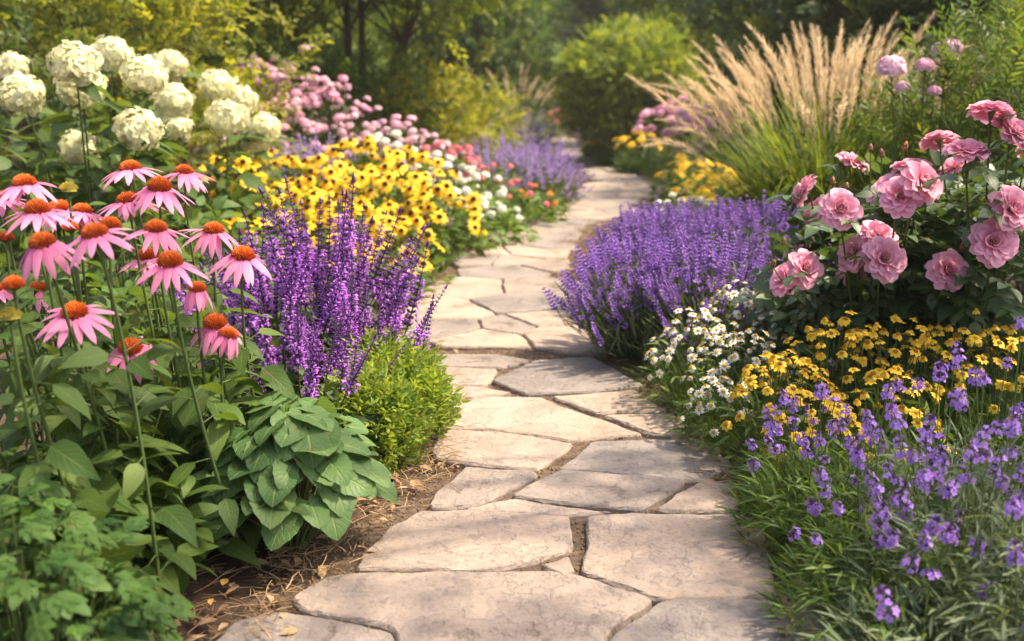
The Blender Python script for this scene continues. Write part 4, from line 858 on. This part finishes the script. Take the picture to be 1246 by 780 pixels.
# lavender
def lav_spike(mat, whorls=7, L=1.0):
    mb = MB(); mb.tube([(0, 0, -.75), (.015, 0, 0), (0, 0, L*.98)], .012, .008, 3, 1, .5)
    b = bud_tpl(.15, .062, 4, 0)
    for k in range(whorls):
        z = L*(k/(whorls - 1))**1.0*.9 + (.0 if k else -.22); f = 1.12 - .55*k/(whorls - 1); m = 6; a = np.arange(m)/m*2*PI + k*.6 + U(-.2, .2, m)
        d = np.stack([np.cos(a), np.sin(a), np.full(m, .9)], -1); mb.add(b, frames_z(d, a), np.stack([np.cos(a)*.02, np.sin(a)*.02, np.full(m, z)], -1), f*U(.8, 1.25, m), U(.1, .9, m))
    mb.add(bud_tpl(.16, .08, 5, 0), np.eye(3), [(0, 0, L*.9)], 1, .6); return mb.mesh('flower_spike', [mat, M_STEM])
LAVS = [lav_spike(P_LAV, 7), lav_spike(P_LAV, 6), lav_spike(P_LAV, 8)]; LAVF = [lav_spike(P_LAVF, 7), lav_spike(P_LAVF, 6)]
def lavender(name, label, x, y, R, h, n, spikes, sl, group, extra=60, blades=900, low=.25, lean=.95, thick=1.0, cat='lavender', rr=1.0):
    t = thing(name, label, cat, (x, y, 0), group); tot = n + extra; hp, d = dome_heads(tot, R, h*.86, low, lean, .06); d = nrm(d + np.array([0, 0, .18]))
    mb = MB(); stems_to(mb, hp[::1], d, .22, R, .0013*thick, 1, 4); 
    m = blades; hq, dq = dome_heads(m, R*.93, h*.72, low*.5, lean, .1); dq = nrm(dq + rng.normal(0, .22, (m, 3)))
    f = U(.25, 1.0, m)[:, None]; mb.add(THIN, frames(dq, nrm(rng.normal(0, 1, (m, 3)))), hq*f - dq*.03, U(.06, .13, m)*thick**.5, np.clip(rng.normal(.5, .2, m), 0, 1))
    mb.obj('foliage', [F_LAV, M_STEM], t)
    vis = np.argsort(hp[:, 1] - .6*hp[:, 2])    # nearest and highest first
    sm = MB()
    for k, j in enumerate(vis):
        s = sl*U(.75, 1.25); me = spikes[int(U(0, len(spikes) - .01))]
        if k < n: place('flower_spike', me, t, hp[j], d[j], s)
        else:
            mb2 = LAVT[0]; sm.add(mb2, frames_z(d[j][None], np.array([0.])), [hp[j]], s, U(.3, .7))
    if extra:
        o = sm.obj('flower_spikes_behind', [spikes[0].materials[0], M_STEM], t); o['kind'] = 'stuff'
def _t():
    mb = MB(); mb.tube([(0, 0, -.75), (0, 0, 0), (0, 0, .98)], .012, .008, 3, 1, .5); b = bud_tpl(.17, .085, 4, 0)
    for k in range(7):
        a = np.arange(6)/6*2*PI + k*.6; d = np.stack([np.cos(a), np.sin(a), np.full(6, .9)], -1); mb.add(b, frames_z(d, a), np.stack([np.cos(a)*.02, np.sin(a)*.02, np.full(6, k/6*.9)], -1), 1.12 - .08*k, U(.1, .9, 6))
    return mb.tpl()
LAVT = [_t()]
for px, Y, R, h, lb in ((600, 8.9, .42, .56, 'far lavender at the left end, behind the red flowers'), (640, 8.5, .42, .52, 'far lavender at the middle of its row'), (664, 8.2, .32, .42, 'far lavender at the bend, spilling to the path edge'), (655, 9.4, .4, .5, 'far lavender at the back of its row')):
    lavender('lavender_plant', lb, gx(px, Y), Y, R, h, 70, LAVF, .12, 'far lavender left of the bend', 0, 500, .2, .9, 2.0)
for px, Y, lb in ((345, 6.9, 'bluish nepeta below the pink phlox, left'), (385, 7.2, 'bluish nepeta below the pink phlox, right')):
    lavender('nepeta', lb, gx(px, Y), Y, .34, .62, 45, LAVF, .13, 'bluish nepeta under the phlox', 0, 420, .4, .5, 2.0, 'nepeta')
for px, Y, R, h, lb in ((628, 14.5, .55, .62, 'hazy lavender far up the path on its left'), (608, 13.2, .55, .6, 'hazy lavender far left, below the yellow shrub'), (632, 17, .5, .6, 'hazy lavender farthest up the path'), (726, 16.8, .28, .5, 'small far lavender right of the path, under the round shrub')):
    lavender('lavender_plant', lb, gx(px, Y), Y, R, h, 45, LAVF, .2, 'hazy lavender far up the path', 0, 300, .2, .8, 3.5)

# ================= hydrangeas
def hyd_head(sq=.86, lop=.1):
    mb = MB(); n = 150; i = np.arange(n) + .5; z = 1 - i/n*1.72; a = i*2.39996; rr = np.sqrt(np.clip(1 - z*z, 0, 1)); d = np.stack([rr*np.cos(a), rr*np.sin(a), z], -1)
    bump = 1 + .09*np.sin(d[:, 0]*5 + U(0, 6))*np.sin(d[:, 1]*5 + U(0, 6)) + .07*np.sin(d[:, 2]*7)
    f = floret_tpl(4, .165, .8, .12)
    mb.add(f, frames_z(d + rng.normal(0, .28, (n, 3)), U(0, 6, n)), d*((bump + lop*d[:, 0])*U(.86, 1.05, n))[:, None]*np.array([1, 1, sq]), U(.8, 1.25, n), U(.0, .95, n))
    n2 = 70; d2 = sph(n2, -.6); mb.add(f, frames_z(d2, U(0, 6, n2)), d2*.8*np.array([1, 1, .86]), 1.1, U(0, .4, n2)); mb.tube([(0, 0, -.8), (0, 0, -.4), (0, 0, .1)], np.array([.05, .07, .2]), 0, 6, 1)
    return mb.mesh('flower_head', [P_CREAM, M_STEM])
HYD = [hyd_head(a, b) for a, b in ((.88, .03), (.80, .10), (.92, .06), (.85, -.1), (.78, .05))]
HY = [(91, 79, 57), (135, 67, 48), (99, 105, 54), (177, 94, 52), (199, 86, 42), (207, 78, 40), (212, 124, 46), (168, 158, 54), (209, 152, 46), (98, 182, 50), (27, 116, 54), (14, 82, 40)]
HY2 = [(263, 105, 44), (294, 122, 38), (275, 144, 50), (322, 156, 40), (311, 171, 36)]
def hydrangea(lab, bxp, Y0, heads, d0):
    t = thing('hydrangea', lab, 'hydrangea', (gx(bxp, Y0), Y0, 0), 'white hydrangeas in the left bed'); o0 = np.array([gx(bxp, Y0), Y0, 0]); mb = MB(); st = MB(); H = []
    for px, py, s in heads:
        Y = min(d0*52/s, d0 + .9)*1.0; h = at(px, py, Y); rr = s/2/1211*(Y*.98 + .1); p = h - o0; d = nrm(np.array([p[0]*.5, p[1]*.3 - .2, .8])); H.append(p)
        place('flower_head', HYD[int(U(0, 4.99))], t, p, d, rr)
        P = arc((p[0]*.3, p[1]*.3, 0), p - d*rr*.7, .5, 8); sm = MB(); sm.tube(P, .006, .0035, 6); sm.obj('stem', M_STEM, t)
        n = 14; k = rng.integers(3, 8, n); a = U(0, 6.28, n); dd = nrm(np.stack([np.cos(a), np.sin(a), U(-.4, .3, n)], -1)); mb.add(OV_S, frames(dd, nrm(rng.normal(0, .3, (n, 3)) + np.array([0, 0, 1]))), P[k] + dd*.02, U(.10, .17, n), np.clip(rng.normal(.5, .2, n), 0, 1))
    R = .55 if len(heads) > 8 else .35; hh = .92 if len(heads) > 8 else .72
    fol_leaves(mb, OV_S, 420 if len(heads) > 8 else 240, R, hh, .13, .05, .95); mb.obj('foliage', [F_HYD], t)
hydrangea('large hydrangea with many creamy white balls behind the coneflowers', 115, 4.35, HY, 4.1)
hydrangea('smaller hydrangea with five creamy balls nearest the yellow daisies', 270, 4.95, HY2, 4.5)

# ================= right bed
lv = [(785, 3.52, .29, .44, 'big lavender nearest the path, its purple spikes leaning over the stones'), (835, 4.25, .36, .50, 'big lavender at the back middle of the mound, below the plume grass'), (858, 3.42, .31, .45, 'big lavender at the front middle, above the white daisies'), (915, 4.1, .36, .52, 'big lavender at the right end of the mound, beside the pink roses'), (800, 4.3, .3, .46, 'big lavender at the back left of the mound, by the bend of the path')]
for px, Y, R, h, lb in lv: lavender('lavender_plant', lb, gx(px, Y), Y, R, h, 100, LAVS, .080, 'big lavender mound right of the path', 100, 2600, .30, .72, 1.1)

CHAM = [daisy(11, .40, dp, P_WHITE) for dp in (-.1, .2, .6)]; CHAM_D = [disc(.36, .28, M_YELC)]
for px, Y, R, h, n, lb in ((850, 2.92, .17, .30, 44, 'white daisy clump nearest the path, leaning to the stones'), (900, 2.76, .17, .29, 44, 'white daisy clump at the front, left of the yellow flowers'), (905, 3.15, .18, .34, 40, 'white daisy clump at the back, below the lavender'), (965, 2.95, .18, .34, 40, 'white daisy clump at the right, under the pink roses'), (1005, 2.85, .15, .38, 26, 'white daisies between the leftmost roses and the yellow flowers'), (940, 3.2, .16, .36, 30, 'white daisy clump behind the others, touching the lavender and the leftmost roses'), (880, 2.60, .11, .2, 18, 'low white daisies at the front tip of their drift, over the soil')):
    flower_clump('white_daisy', lb, 'daisy clump', gx(px, Y), Y, R, h, int(n*1.7), CHAM, CHAM_D, .0145, F_FRESH, LEAFN, 200, .04, 'small white daisies under the lavender', .12, .9, (0, -.3, 0), blades=420, bladew=.35, smin=.7)
COR = [daisy(8, .62, dp, P_LEM, a=1.15) for dp in (.0, .35, .75)]; COR_D = [disc(.34, .26, M_BROWNC), disc(.32, .26, M_YELC)]
for px, Y, R, h, n, lb in ((958, 2.42, .15, .31, 32, 'yellow flowered clump at the path end of its drift'), (1022, 2.55, .17, .36, 32, 'yellow flowered clump below the white daisies and roses'), (1095, 2.5, .17, .37, 32, 'yellow flowered clump at the middle of the drift'), (1165, 2.5, .17, .38, 28, 'yellow flowered clump under the lone open pink rose'), (1238, 2.45, .17, .38, 24, 'yellow flowered clump cut by the right frame edge'), (1000, 2.25, .14, .26, 22, 'low yellow flowered clump in front, next to the violet flowers'), (1085, 2.25, .15, .30, 20, 'low yellow flowered clump half behind the violet flowers')):
    flower_clump('coreopsis', lb, 'flower clump', gx(px, Y), Y, R, h, int(n*2.0), COR, COR_D, .0165, F_FRESH, LEAFN, 140, .05, 'yellow flowers in the right bed', .3, .6, (0.05, -.2, .1), blades=420, bladew=.4, smin=.75)

# violet flowers, front right
def violet_head(tiers, nf):
    mb = MB(); f2 = MB(); lp = leaf_tpl(.27, .19, 3, .15, .3, a=1.2, b=.6)
    for k, (a, el) in enumerate(((PI/2 + .45, .55), (PI/2 - .45, .55), (-PI/2, -.2), (-PI/2 + 1.1, -.1), (-PI/2 - 1.1, -.1))):
        f2.add(lp, frames(np.array([[math.cos(a), math.sin(a), .35]]), [0, 0, 1]), [(0, 0, 0)], 1, .5)
    ft = f2.tpl(); zs = 0
    mb.tube([(0, 0, -.2), (0, 0, .5), (0, 0, tiers*.62)], .05, .03, 5, 1)
    for k in range(tiers):
        m = nf - 2 - k; a = np.arange(m)/m*2*PI + k*.5 + U(-.25, .25, m); el = U(.0, .9, m); d = np.stack([np.cos(a), np.sin(a), el], -1); sc = (1 - .16*k)
        mb.add(ft, frames_z(d, U(0, 6, m)), nrm(d)*.5*sc*U(.8, 1.15, m)[:, None] + np.array([0, 0, k*.6]), U(.8, 1.2, m)*sc, U(.1, .9, m)); mb.add(bud_tpl(.46, .10, 5, 2), frames_z(d, a), nrm(d)*.04 + np.array([0, 0, k*.55]), sc, U(.2, .8, m))
    mb.add(bud_tpl(.4, .14, 5, 2), frames_z(np.array([[.3, 0, 1], [-.2, .2, 1], [0, -.3, 1.]]), U(0, 6, 3)), np.tile([0, 0, (tiers - 1)*.55 + .15], (3, 1)), 1, .7)
    return mb.mesh('flower_head', [P_VIO, M_STEM, P_CALYX])
VIO = [violet_head(1, 8), violet_head(2, 8), violet_head(3, 8), violet_head(2, 7)]
for px, Y, R, h, n, lb in ((1000, 1.98, .15, .30, 14, 'violet flowered plant nearest the path, over the stone edge'), (1075, 1.85, .17, .33, 8, 'violet flowered plant at the middle, before the yellow drift'), (1155, 1.9, .17, .39, 8, 'tall violet flowered plant overlapping the yellow flowers'), (1232, 1.8, .16, .42, 9, 'tall violet flowered plant at the right frame edge'), (1090, 1.62, .17, .29, 12, 'violet flowered plant low in front, left of the largest blooms'), (1185, 1.6, .18, .37, 13, 'violet flowered plant in the lower right, largest blooms'), (1270, 1.5, .18, .38, 9, 'violet flowered plant in the lower right corner, mostly leaves'), (1150, 1.4, .16, .22, 2, 'leafy narrow leaved plant at the bottom edge with hardly a bloom'), (985, 2.2, .12, .24, 10, 'small pale violet plant beside the lowest yellow flowers'), (838, 3.25, .1, .14, 8, 'tiny violet plant at the path edge between lavender and white daisies')):
    small = Y > 2.1; 
    t = flower_clump('violet_flower', lb, 'flower clump', gx(px, Y), Y, R, h, int(n*1.9), VIO, None, .027 if not small else .02, F_FRESH if px < 1130 and Y > 1.7 else F_LAV, LEAFN, 0, .05, 'violet flowers in the front right bed', .45, .6, (0, -.15, .4), blades=900, bladew=.27, flower='flower_head', smin=.7, fsp=.74, jz=.1)
    mb = MB(); fol_leaves(mb, leaf_tpl(1, .11, 4, .2, .3), 800, R*1.05, h*.72, .058, .02, 1.0, up=.75); mb.obj('lower_foliage', [F_LAV if px > 1100 else F_FRESH], t)

# ================= roses
def rose_head(openness=1.0, stamen=True):
    mb = MB(); rings = [(5, .22, .05, 1.35), (7, .32, .10, 1.12), (8, .44, .16, .9), (9, .56, .22, .66), (10, .66, .28, .42), (11, .72, .32, .2), (11, .72, .36, -.04)]
    for k, (m, L, r0, el) in enumerate(rings):
        pt = leaf_tpl(L, L*(.98 - .035*k), 9, .3, -.2 if k < 3 else .12, a=1.75, b=.42, tipd=.7 if k > 2 else .3, wave=.035); a = np.arange(m)/m*2*PI + k*.45 + U(-.18, .18, m); e = el*openness + U(-.14, .14, m)
        d = np.stack([np.cos(a)*np.cos(e), np.sin(a)*np.cos(e), np.sin(e)], -1); up = np.stack([-np.cos(a)*np.sin(e), -np.sin(a)*np.sin(e), np.cos(e)], -1)
        mb.add(pt, frames(d, up + rng.normal(0, .16, (m, 3))), np.stack([np.cos(a)*r0, np.sin(a)*r0, np.full(m, .17 - .03*k)], -1), U(.85, 1.12, m), U(.05, .95, m))
    mb.tube([(0, 0, -.3), (0, 0, -.08), (0, 0, .12)], np.array([.05, .12, .2]), 0, 8, 1); return mb.mesh('petals', [P_ROSE, M_STEM])
ROSE = [rose_head(o) for o in (1, .85, 1.15, .95)]
def stam():
    mb = MB(); n = 30; d = sph(n, .35); mb.add(bud_tpl(1, .16, 4), frames_z(d, U(0, 6, n)), d*0 + np.array([0, 0, .15]), U(.14, .22, n), U(.2, .9, n)); return mb.mesh('stamens', M_YELC)
STAM = stam()
def rose_bud():
    mb = MB(); mb.add(bud_tpl(1, .62, 8), np.eye(3), [(0, 0, 0)], 1, .4); mb.add(leaf_tpl(.8, .3, 4, .3, -.2, mi=1), frames(np.stack([np.cos(np.arange(5)*1.256)*.25, np.sin(np.arange(5)*1.256)*.25, np.ones(5)], -1), np.stack([-np.cos(np.arange(5)*1.256), -np.sin(np.arange(5)*1.256), np.zeros(5)], -1)), np.stack([np.cos(np.arange(5)*1.256)*.22, np.sin(np.arange(5)*1.256)*.22, np.zeros(5)], -1), 1, .5); return mb
BUD = rose_bud().mesh('bud', [petal_mat('rose_bud', (.40, .12, .08), (.62, .2, .2), .2), M_STEM]); HIP = rose_bud().mesh('spent_bloom', [petal_mat('spent_bloom', (.35, .12, .03), (.5, .22, .06), .2), M_STEM_D])
def rose_leaf_tpl():
    mb = MB(); lf = leaf_tpl(1, .62, 5, .22, .25, a=.75, b=.85, serr=.05); mb.tube([(0, 0, 0), (0, .5, .02), (0, 1, 0)], .012, .008, 3, 1)
    P = np.array([(0, .95, 0), (0, .7, 0), (0, .7, 0), (0, .38, 0), (0, .38, 0)]); D = np.array([(0, 1, -.1), (.9, .5, 0), (-.9, .5, 0), (.95, .35, 0), (-.95, .35, 0)]); mb.add(lf, frames(D, [0, 0, 1]), P, [.62, .52, .52, .44, .44], U(.35, .65, 5)); return mb.tpl()
RLEAF = [rose_leaf_tpl() for _ in range(3)]
RA = [(1037, 198, 40, .2, -.1), (979, 233, 42, -.9, .1), (1022, 255, 50, -.1, -.9), (994, 258, 40, -.6, -.2), (1109, 204, 46, 0, .1), (1121, 221, 54, .3, -.7), (1078, 231, 46, -.5, -.2), (1095, 240, 50, -.1, -.9), (1081, 260, 36, 0, -.2), (981, 286, 42, -.9, -.1), (1068, 286, 48, .1, -.3), (1039, 307, 48, -.8, -.4), (1075, 315, 56, .1, -1.0), (1042, 327, 46, -.3, -.4), (955, 340, 46, -.7, -.3), (979, 327, 48, .2, -.9)]
RB = [(1206, 138, 54, .1, .1), (1234, 162, 54, .2, -.3), (1143, 173, 46, 0, .2), (1176, 185, 54, 0, -.1), (1160, 205, 44, -.4, .1), (1153, 329, 50, .1, -1.1), (1230, 255, 60, .2, -.9), (1208, 295, 58, -.1, -1.1), (1184, 243, 30, 0, .1), (1162, 255, 28, -.3, 0), (1252, 190, 40, .5, 0)]
def rose_bush(lab, bxp, Y0, heads, buds, R, h, zc, nl, dY):
    o0 = np.array([gx(bxp, Y0), Y0, 0]); t = thing('rose_bush', lab, 'rose bush', o0, 'pink rose bushes'); mb = MB()
    n = nl; dv = sph(n, -.75); rad = U(.45, 1.05, n)**.7; p = dv*rad[:, None]*np.array([R, R*.8, h]) + np.array([0, 0, zc]); p[:, 2] = np.maximum(p[:, 2], .04)
    w = rng.integers(0, 3, n); d = nrm(dv*.6 + rng.normal(0, .5, (n, 3)) + np.array([0, -.1, -.05]))
    for k in range(3): q = w == k; mb.add(RLEAF[k], frames(d[q], nrm(rng.normal(0, .35, (q.sum(), 3)) + np.array([0, -.25, 1]) + dv[q]*.5)), p[q], U(.07, .12, q.sum()), np.clip(rng.normal(.5, .2, q.sum()), 0, 1))
    for px, py, s, lx, ly in heads:
        Y = min(max(1211*.106/s, Y0 - dY), Y0 + .06); hh = at(px, py, Y); q = hh - o0; dd = nrm(np.array([lx, ly, .45])); sc = s*.99/2/1211*(Y*.98 + .1)
        i = int(U(0, 3.99)); o = place('rose', ROSE[i], t, q, dd, sc, child=STAM if ly < -.25 else None, child_name='stamens')
        P = arc((q[0]*.25, q[1]*.25, 0), q - dd*sc*.3, .5, 8); sb = MB(); sb.tube(P, .005, .0026, 5); sb.obj('stem', M_STEM, t)
        m = 9; k = rng.integers(3, 8, m); a = U(0, 6.28, m); d3 = nrm(np.stack([np.cos(a), np.sin(a), U(-.4, .3, m)], -1)); mb.add(RLEAF[0], frames(d3, nrm(rng.normal(0, .3, (m, 3)) + np.array([0, -.2, 1]))), P[k], U(.06, .1, m), np.clip(rng.normal(.5, .2, m), 0, 1))
    for px, py, Y, me, nm, s in buds:
        q = at(px, py, Y) - o0; dd = nrm(np.array([U(-.3, .3), U(-.2, .2), 1])); place(nm, me, t, q, dd, s); sb = MB(); sb.tube(arc((q[0]*.4, q[1]*.4, .1), q, .5, 7), .003, .0018, 4); sb.obj('stem', M_STEM, t)
    mb.obj('foliage', [F_ROSE, M_STEM], t)
rose_bush('rose bush with the many double pink roses at its left, over the lavender', 1068, 2.98, RA, [(1059, 184, 2.9, BUD, 'bud', .022), (1073, 192, 2.9, BUD, 'bud', .028), (1099, 184, 2.85, HIP, 'spent_bloom', .03), (1013, 226, 2.8, HIP, 'spent_bloom', .026), (1030, 230, 2.85, BUD, 'bud', .02), (953, 298, 2.8, HIP, 'spent_bloom', .022), (940, 325, 2.75, HIP, 'spent_bloom', .024)], .30, .28, .34, 420, .42)
rose_bush('taller rose bush at the right frame edge with large pink roses', 1205, 2.85, RB, [(1170, 306, 2.6, HIP, 'spent_bloom', .03), (1190, 218, 2.8, BUD, 'bud', .02)], .36, .34, .38, 520, .42)

# ================= ornamental grass with plumes
def plume_raw(bend): return plume_tpl(bend, True)
def plume_tpl(bend, raw=False):
    mb = MB(); t = np.linspace(0, 1, 8); pts = np.stack([t*0, bend*t*t, t*(1 - .25*bend*t)], -1); mb.tube(pts, .006, .002, 3, 0, .4)
    n = 140; u = U(0, 1, n)**.9; q = np.stack([np.interp(u, t, pts[:, k]) for k in range(3)], -1); a = U(0, 6.28, n); ax = np.gradient(pts, axis=0); axd = nrm(np.stack([np.interp(u, t, ax[:, k]) for k in range(3)], -1))
    side = np.stack([np.cos(a), np.sin(a), a*0], -1); d = nrm(axd*1.0 + side*.3); L = U(.10, .19, n)*np.sin(PI*(.12 + .84*u))**.6
    hair = leaf_tpl(1, .055, 2, .2, .25); mb.add(hair, frames(d, nrm(rng.normal(0, 1, (n, 3)))), q, L, U(.1, .9, n))
    return mb.tpl() if raw else mb.mesh('flower_plume', M_PLUME)
PLUME = [plume_tpl(b) for b in (.08, .2, .35, .5)]
def plume_grass(lab, x, y, h, R, nb, npl, group, w=1.0, pl=.34, left=0.0, extra=0):
    t = thing('plume_grass', lab, 'ornamental grass', (x, y, 0), group); mb = MB(); fol_blades(mb, nb, R, h*.86, w, 0, (0, 1, 2, 3), .35, .75); fol_blades(mb, nb//3, R*1.1, h*.5, w, 0, (2, 3), .5, 1.1)
    for k in range(npl):
        u = (k + .5)/npl; r = math.sqrt(u); a = k*2.39996 + U(-.3, .3); lean = .72*r*U(.7, 1.15)
        if math.cos(a) < 0: lean *= 1 + left*abs(math.cos(a))
        d = nrm(np.array([math.cos(a)*math.sin(lean), math.sin(a)*math.sin(lean)*.8, math.cos(lean)])); L = h*U(.66, .84)
        b = np.array([math.cos(a)*r*R*.25, math.sin(a)*r*R*.25, 0]); e = b + d*L; mb.tube(np.stack([b, b + d*L*.5 + np.array([0, 0, .02*h]), e]), .0024*w**.5, .0016*w**.5, 3, 1, .5)
        y_ = np.array([math.cos(a), math.sin(a), 0]); y_ = nrm(y_ - d*np.dot(y_, d)); Rm = np.stack([np.cross(y_, d), y_, d], -1)
        obj('flower_plume', PLUME[min(3, int(r*3 + U(0, 1.2)))], t, M4(e - d*pl*h*.12, Rm, pl*h*U(.8, 1.15)))
    if extra:
        sm = MB(); PT = plume_raw(.2)
        for k in range(extra):
            a = U(0, 2*PI); r = math.sqrt(U(0, 1)); lean = .7*r; d = nrm(np.array([math.cos(a)*math.sin(lean), math.sin(a)*math.sin(lean)*.8, math.cos(lean)])); b = np.array([math.cos(a)*r*R*.25, math.sin(a)*r*R*.25, 0]); e = b + d*h*U(.70, .84)
            mb.tube(np.stack([b, b + (e - b)*.5, e]), .0022, .0015, 3, 1, .5); y_ = nrm(np.array([math.cos(a), math.sin(a), 0]) - d*np.dot(np.array([math.cos(a), math.sin(a), 0]), d)); Rm = np.stack([np.cross(y_, d), y_, d], -1)
            sm.add(PT, Rm, [e - d*pl*h*.12], pl*h*U(.8, 1.1), U(.4, .6))
        o = sm.obj('flower_plumes_between', M_PLUME, t); o['kind'] = 'stuff'
    mb.obj('foliage', [F_GRASS, M_STEM], t)
plume_grass('large ornamental grass with tan feathery plumes arching over green blades', gx(1005, 5.3), 5.3, 1.27, .5, 3200, 100, 'ornamental grasses', 1.1, .31, .1, 70)
plume_grass('distant small tan plumed grass on the left past the yellow shrub', gx(628, 15.5), 15.5, 1.25, .5, 400, 26, 'ornamental grasses', 2.6, .36)

# ================= far right bed
def F2(*a, **k): return flower_clump(*a, **k)
for px, Y, R, h, n, lb in ((738, 14.4, .3, .42, 16, 'orange yellow flowers at the foot of the round shrub, left'), (778, 13.1, .36, .50, 22, 'orange yellow flowers at the foot of the round shrub, right'), (862, 7.6, .3, .44, 18, 'yellow flowers half hidden by the left side of the plume grass'), (835, 8.6, .3, .42, 14, 'yellow flowers in front of the low green border'), (880, 6.9, .26, .40, 16, 'yellow flowers nearest the left foot of the plume grass')):
    flower_clump('yellow_flower_clump', lb, 'flower clump', gx(px, Y), Y, R, h, n, BES[:2], BES_D[:1] if Y > 20 else None, .058, F_GRN, LEAF, 260, .09, 'yellow flowers in the far right bed', .3, .6, (0, -.3, 0), blades=60)
for px, Y, h, fl, lb in ((812, 12.3, .8, H_PINK, 'magenta pink flowers right of the round shrub'), (850, 11.4, .78, H_PINK, 'pink flowers between the round shrub and plume grass'), (682, 22.5, .6, H_RED, 'tiny reddish flowers at the very end of the path')):
    flower_clump('pink_phlox', lb, 'phlox', gx(px, Y), Y, .42, h, 26, fl, None, .065, F_SAL, LEAFN, 320, .1, 'pink flowers of the far right bed', .45, .5, (0, -.25, 0), flower='flower_head')
for px, Y, R, h, lb in ((785, 12.3, .33, .34, 'low green border mound below the orange yellow flowers'), (826, 11.2, .36, .36, 'low green border mound along the outer side of the bend'), (856, 10.0, .36, .36, 'low green border mound near the plume grass'), (748, 13.5, .28, .3, 'low green border mound at the foot of the round shrub'), (730, 15.4, .25, .3, 'low green mound at the far bend, left of the round shrub')):
    t = thing('border_plant', lb, 'low plant', (gx(px, Y), Y, 0), 'low green border plants'); mb = MB(); fol_blades(mb, 500, R, h*1.1, 2.2, 0, (1, 2, 3), .7, .8); fol_leaves(mb, LEAFN, 260, R, h, .09, .05, 1.0); mb.obj('foliage', [F_GRN], t)
for px, Y, R, h, n, fl, fm, lb in ((835, 6.7, .3, .26, 20, H_WHITE, F_FRESH, 'pale low plants with white heads at the path side of the grass'), (872, 6.1, .3, .3, 18, H_WHITE, F_LAV, 'pale grey green plants with white heads under the plume grass'), (845, 5.5, .28, .28, 16, LAVF, F_LAV, 'grey green plant with mauve tips just behind the big lavender'), (905, 5.2, .26, .3, 8, H_WHITE, F_FRESH, 'pale plant at the foot of the plume grass')):
    flower_clump('low_pale_plant', lb, 'low plant', gx(px, Y), Y, R, h, n, fl, None, .024 if fl is H_WHITE else .07, fm, LEAF, 260, .06, 'low pale plants under the plume grass', .15, .7, (0, -.2, 0), blades=120, flower='flower_head')
# pale pink balls behind the grass
BALL = [cluster_head(60, 1, .95, P_PALE, .3), cluster_head(60, 1, .9, P_PINK, .3)]
t = thing('globe_flower', 'pink ball headed flowers behind the plume grass, above the roses', 'flower clump', (gx(1130, 4.25), 4.25, 0)); o0 = np.array([gx(1130, 4.25), 4.25, 0]); mb = MB()
for px, py, s, i in ((1152, 64, 34, 0), (1125, 82, 22, 1), (1084, 86, 34, 0), (1156, 78, 26, 1), (1098, 108, 18, 0), (1136, 112, 16, 1)):
    p = at(px, py, 4.2 + U(-.15, .15)) - o0; place('flower_head', BALL[i], t, p, nrm(np.array([0, -.3, 1])), s/2/1211*4.1); mb.tube(arc((p[0]*.4, 0, 0), p, .5, 6), .005, .003, 5, 1)
fol_leaves(mb, LEAFN, 160, .22, .85, .09); mb.obj('foliage', [F_SAL, M_STEM], t)
print('objects', len(bpy.data.objects))

# ------------------------------------------------------------------ air
m, n, l, out = mat_nodes('haze'); pv = n.new('ShaderNodeVolumePrincipled'); pv.inputs['Color'].default_value = (.95, .93, .86, 1); pv.inputs['Density'].default_value = .0014; pv.inputs['Anisotropy'].default_value = .3
l.new(pv.outputs[0], out.inputs['Volume'])
V = np.array([(x, y, z) for x in (-90, 90) for y in (-25, 150) for z in (-1.2, 16)], float)
me = bpy.data.meshes.new('haze'); me.from_pydata([tuple(v) for v in V], [], [(0, 1, 3, 2), (4, 6, 7, 5), (0, 4, 5, 1), (2, 3, 7, 6), (0, 2, 6, 4), (1, 5, 7, 3)]); me.materials.append(m)
o = obj('haze', me); o['kind'] = 'stuff'
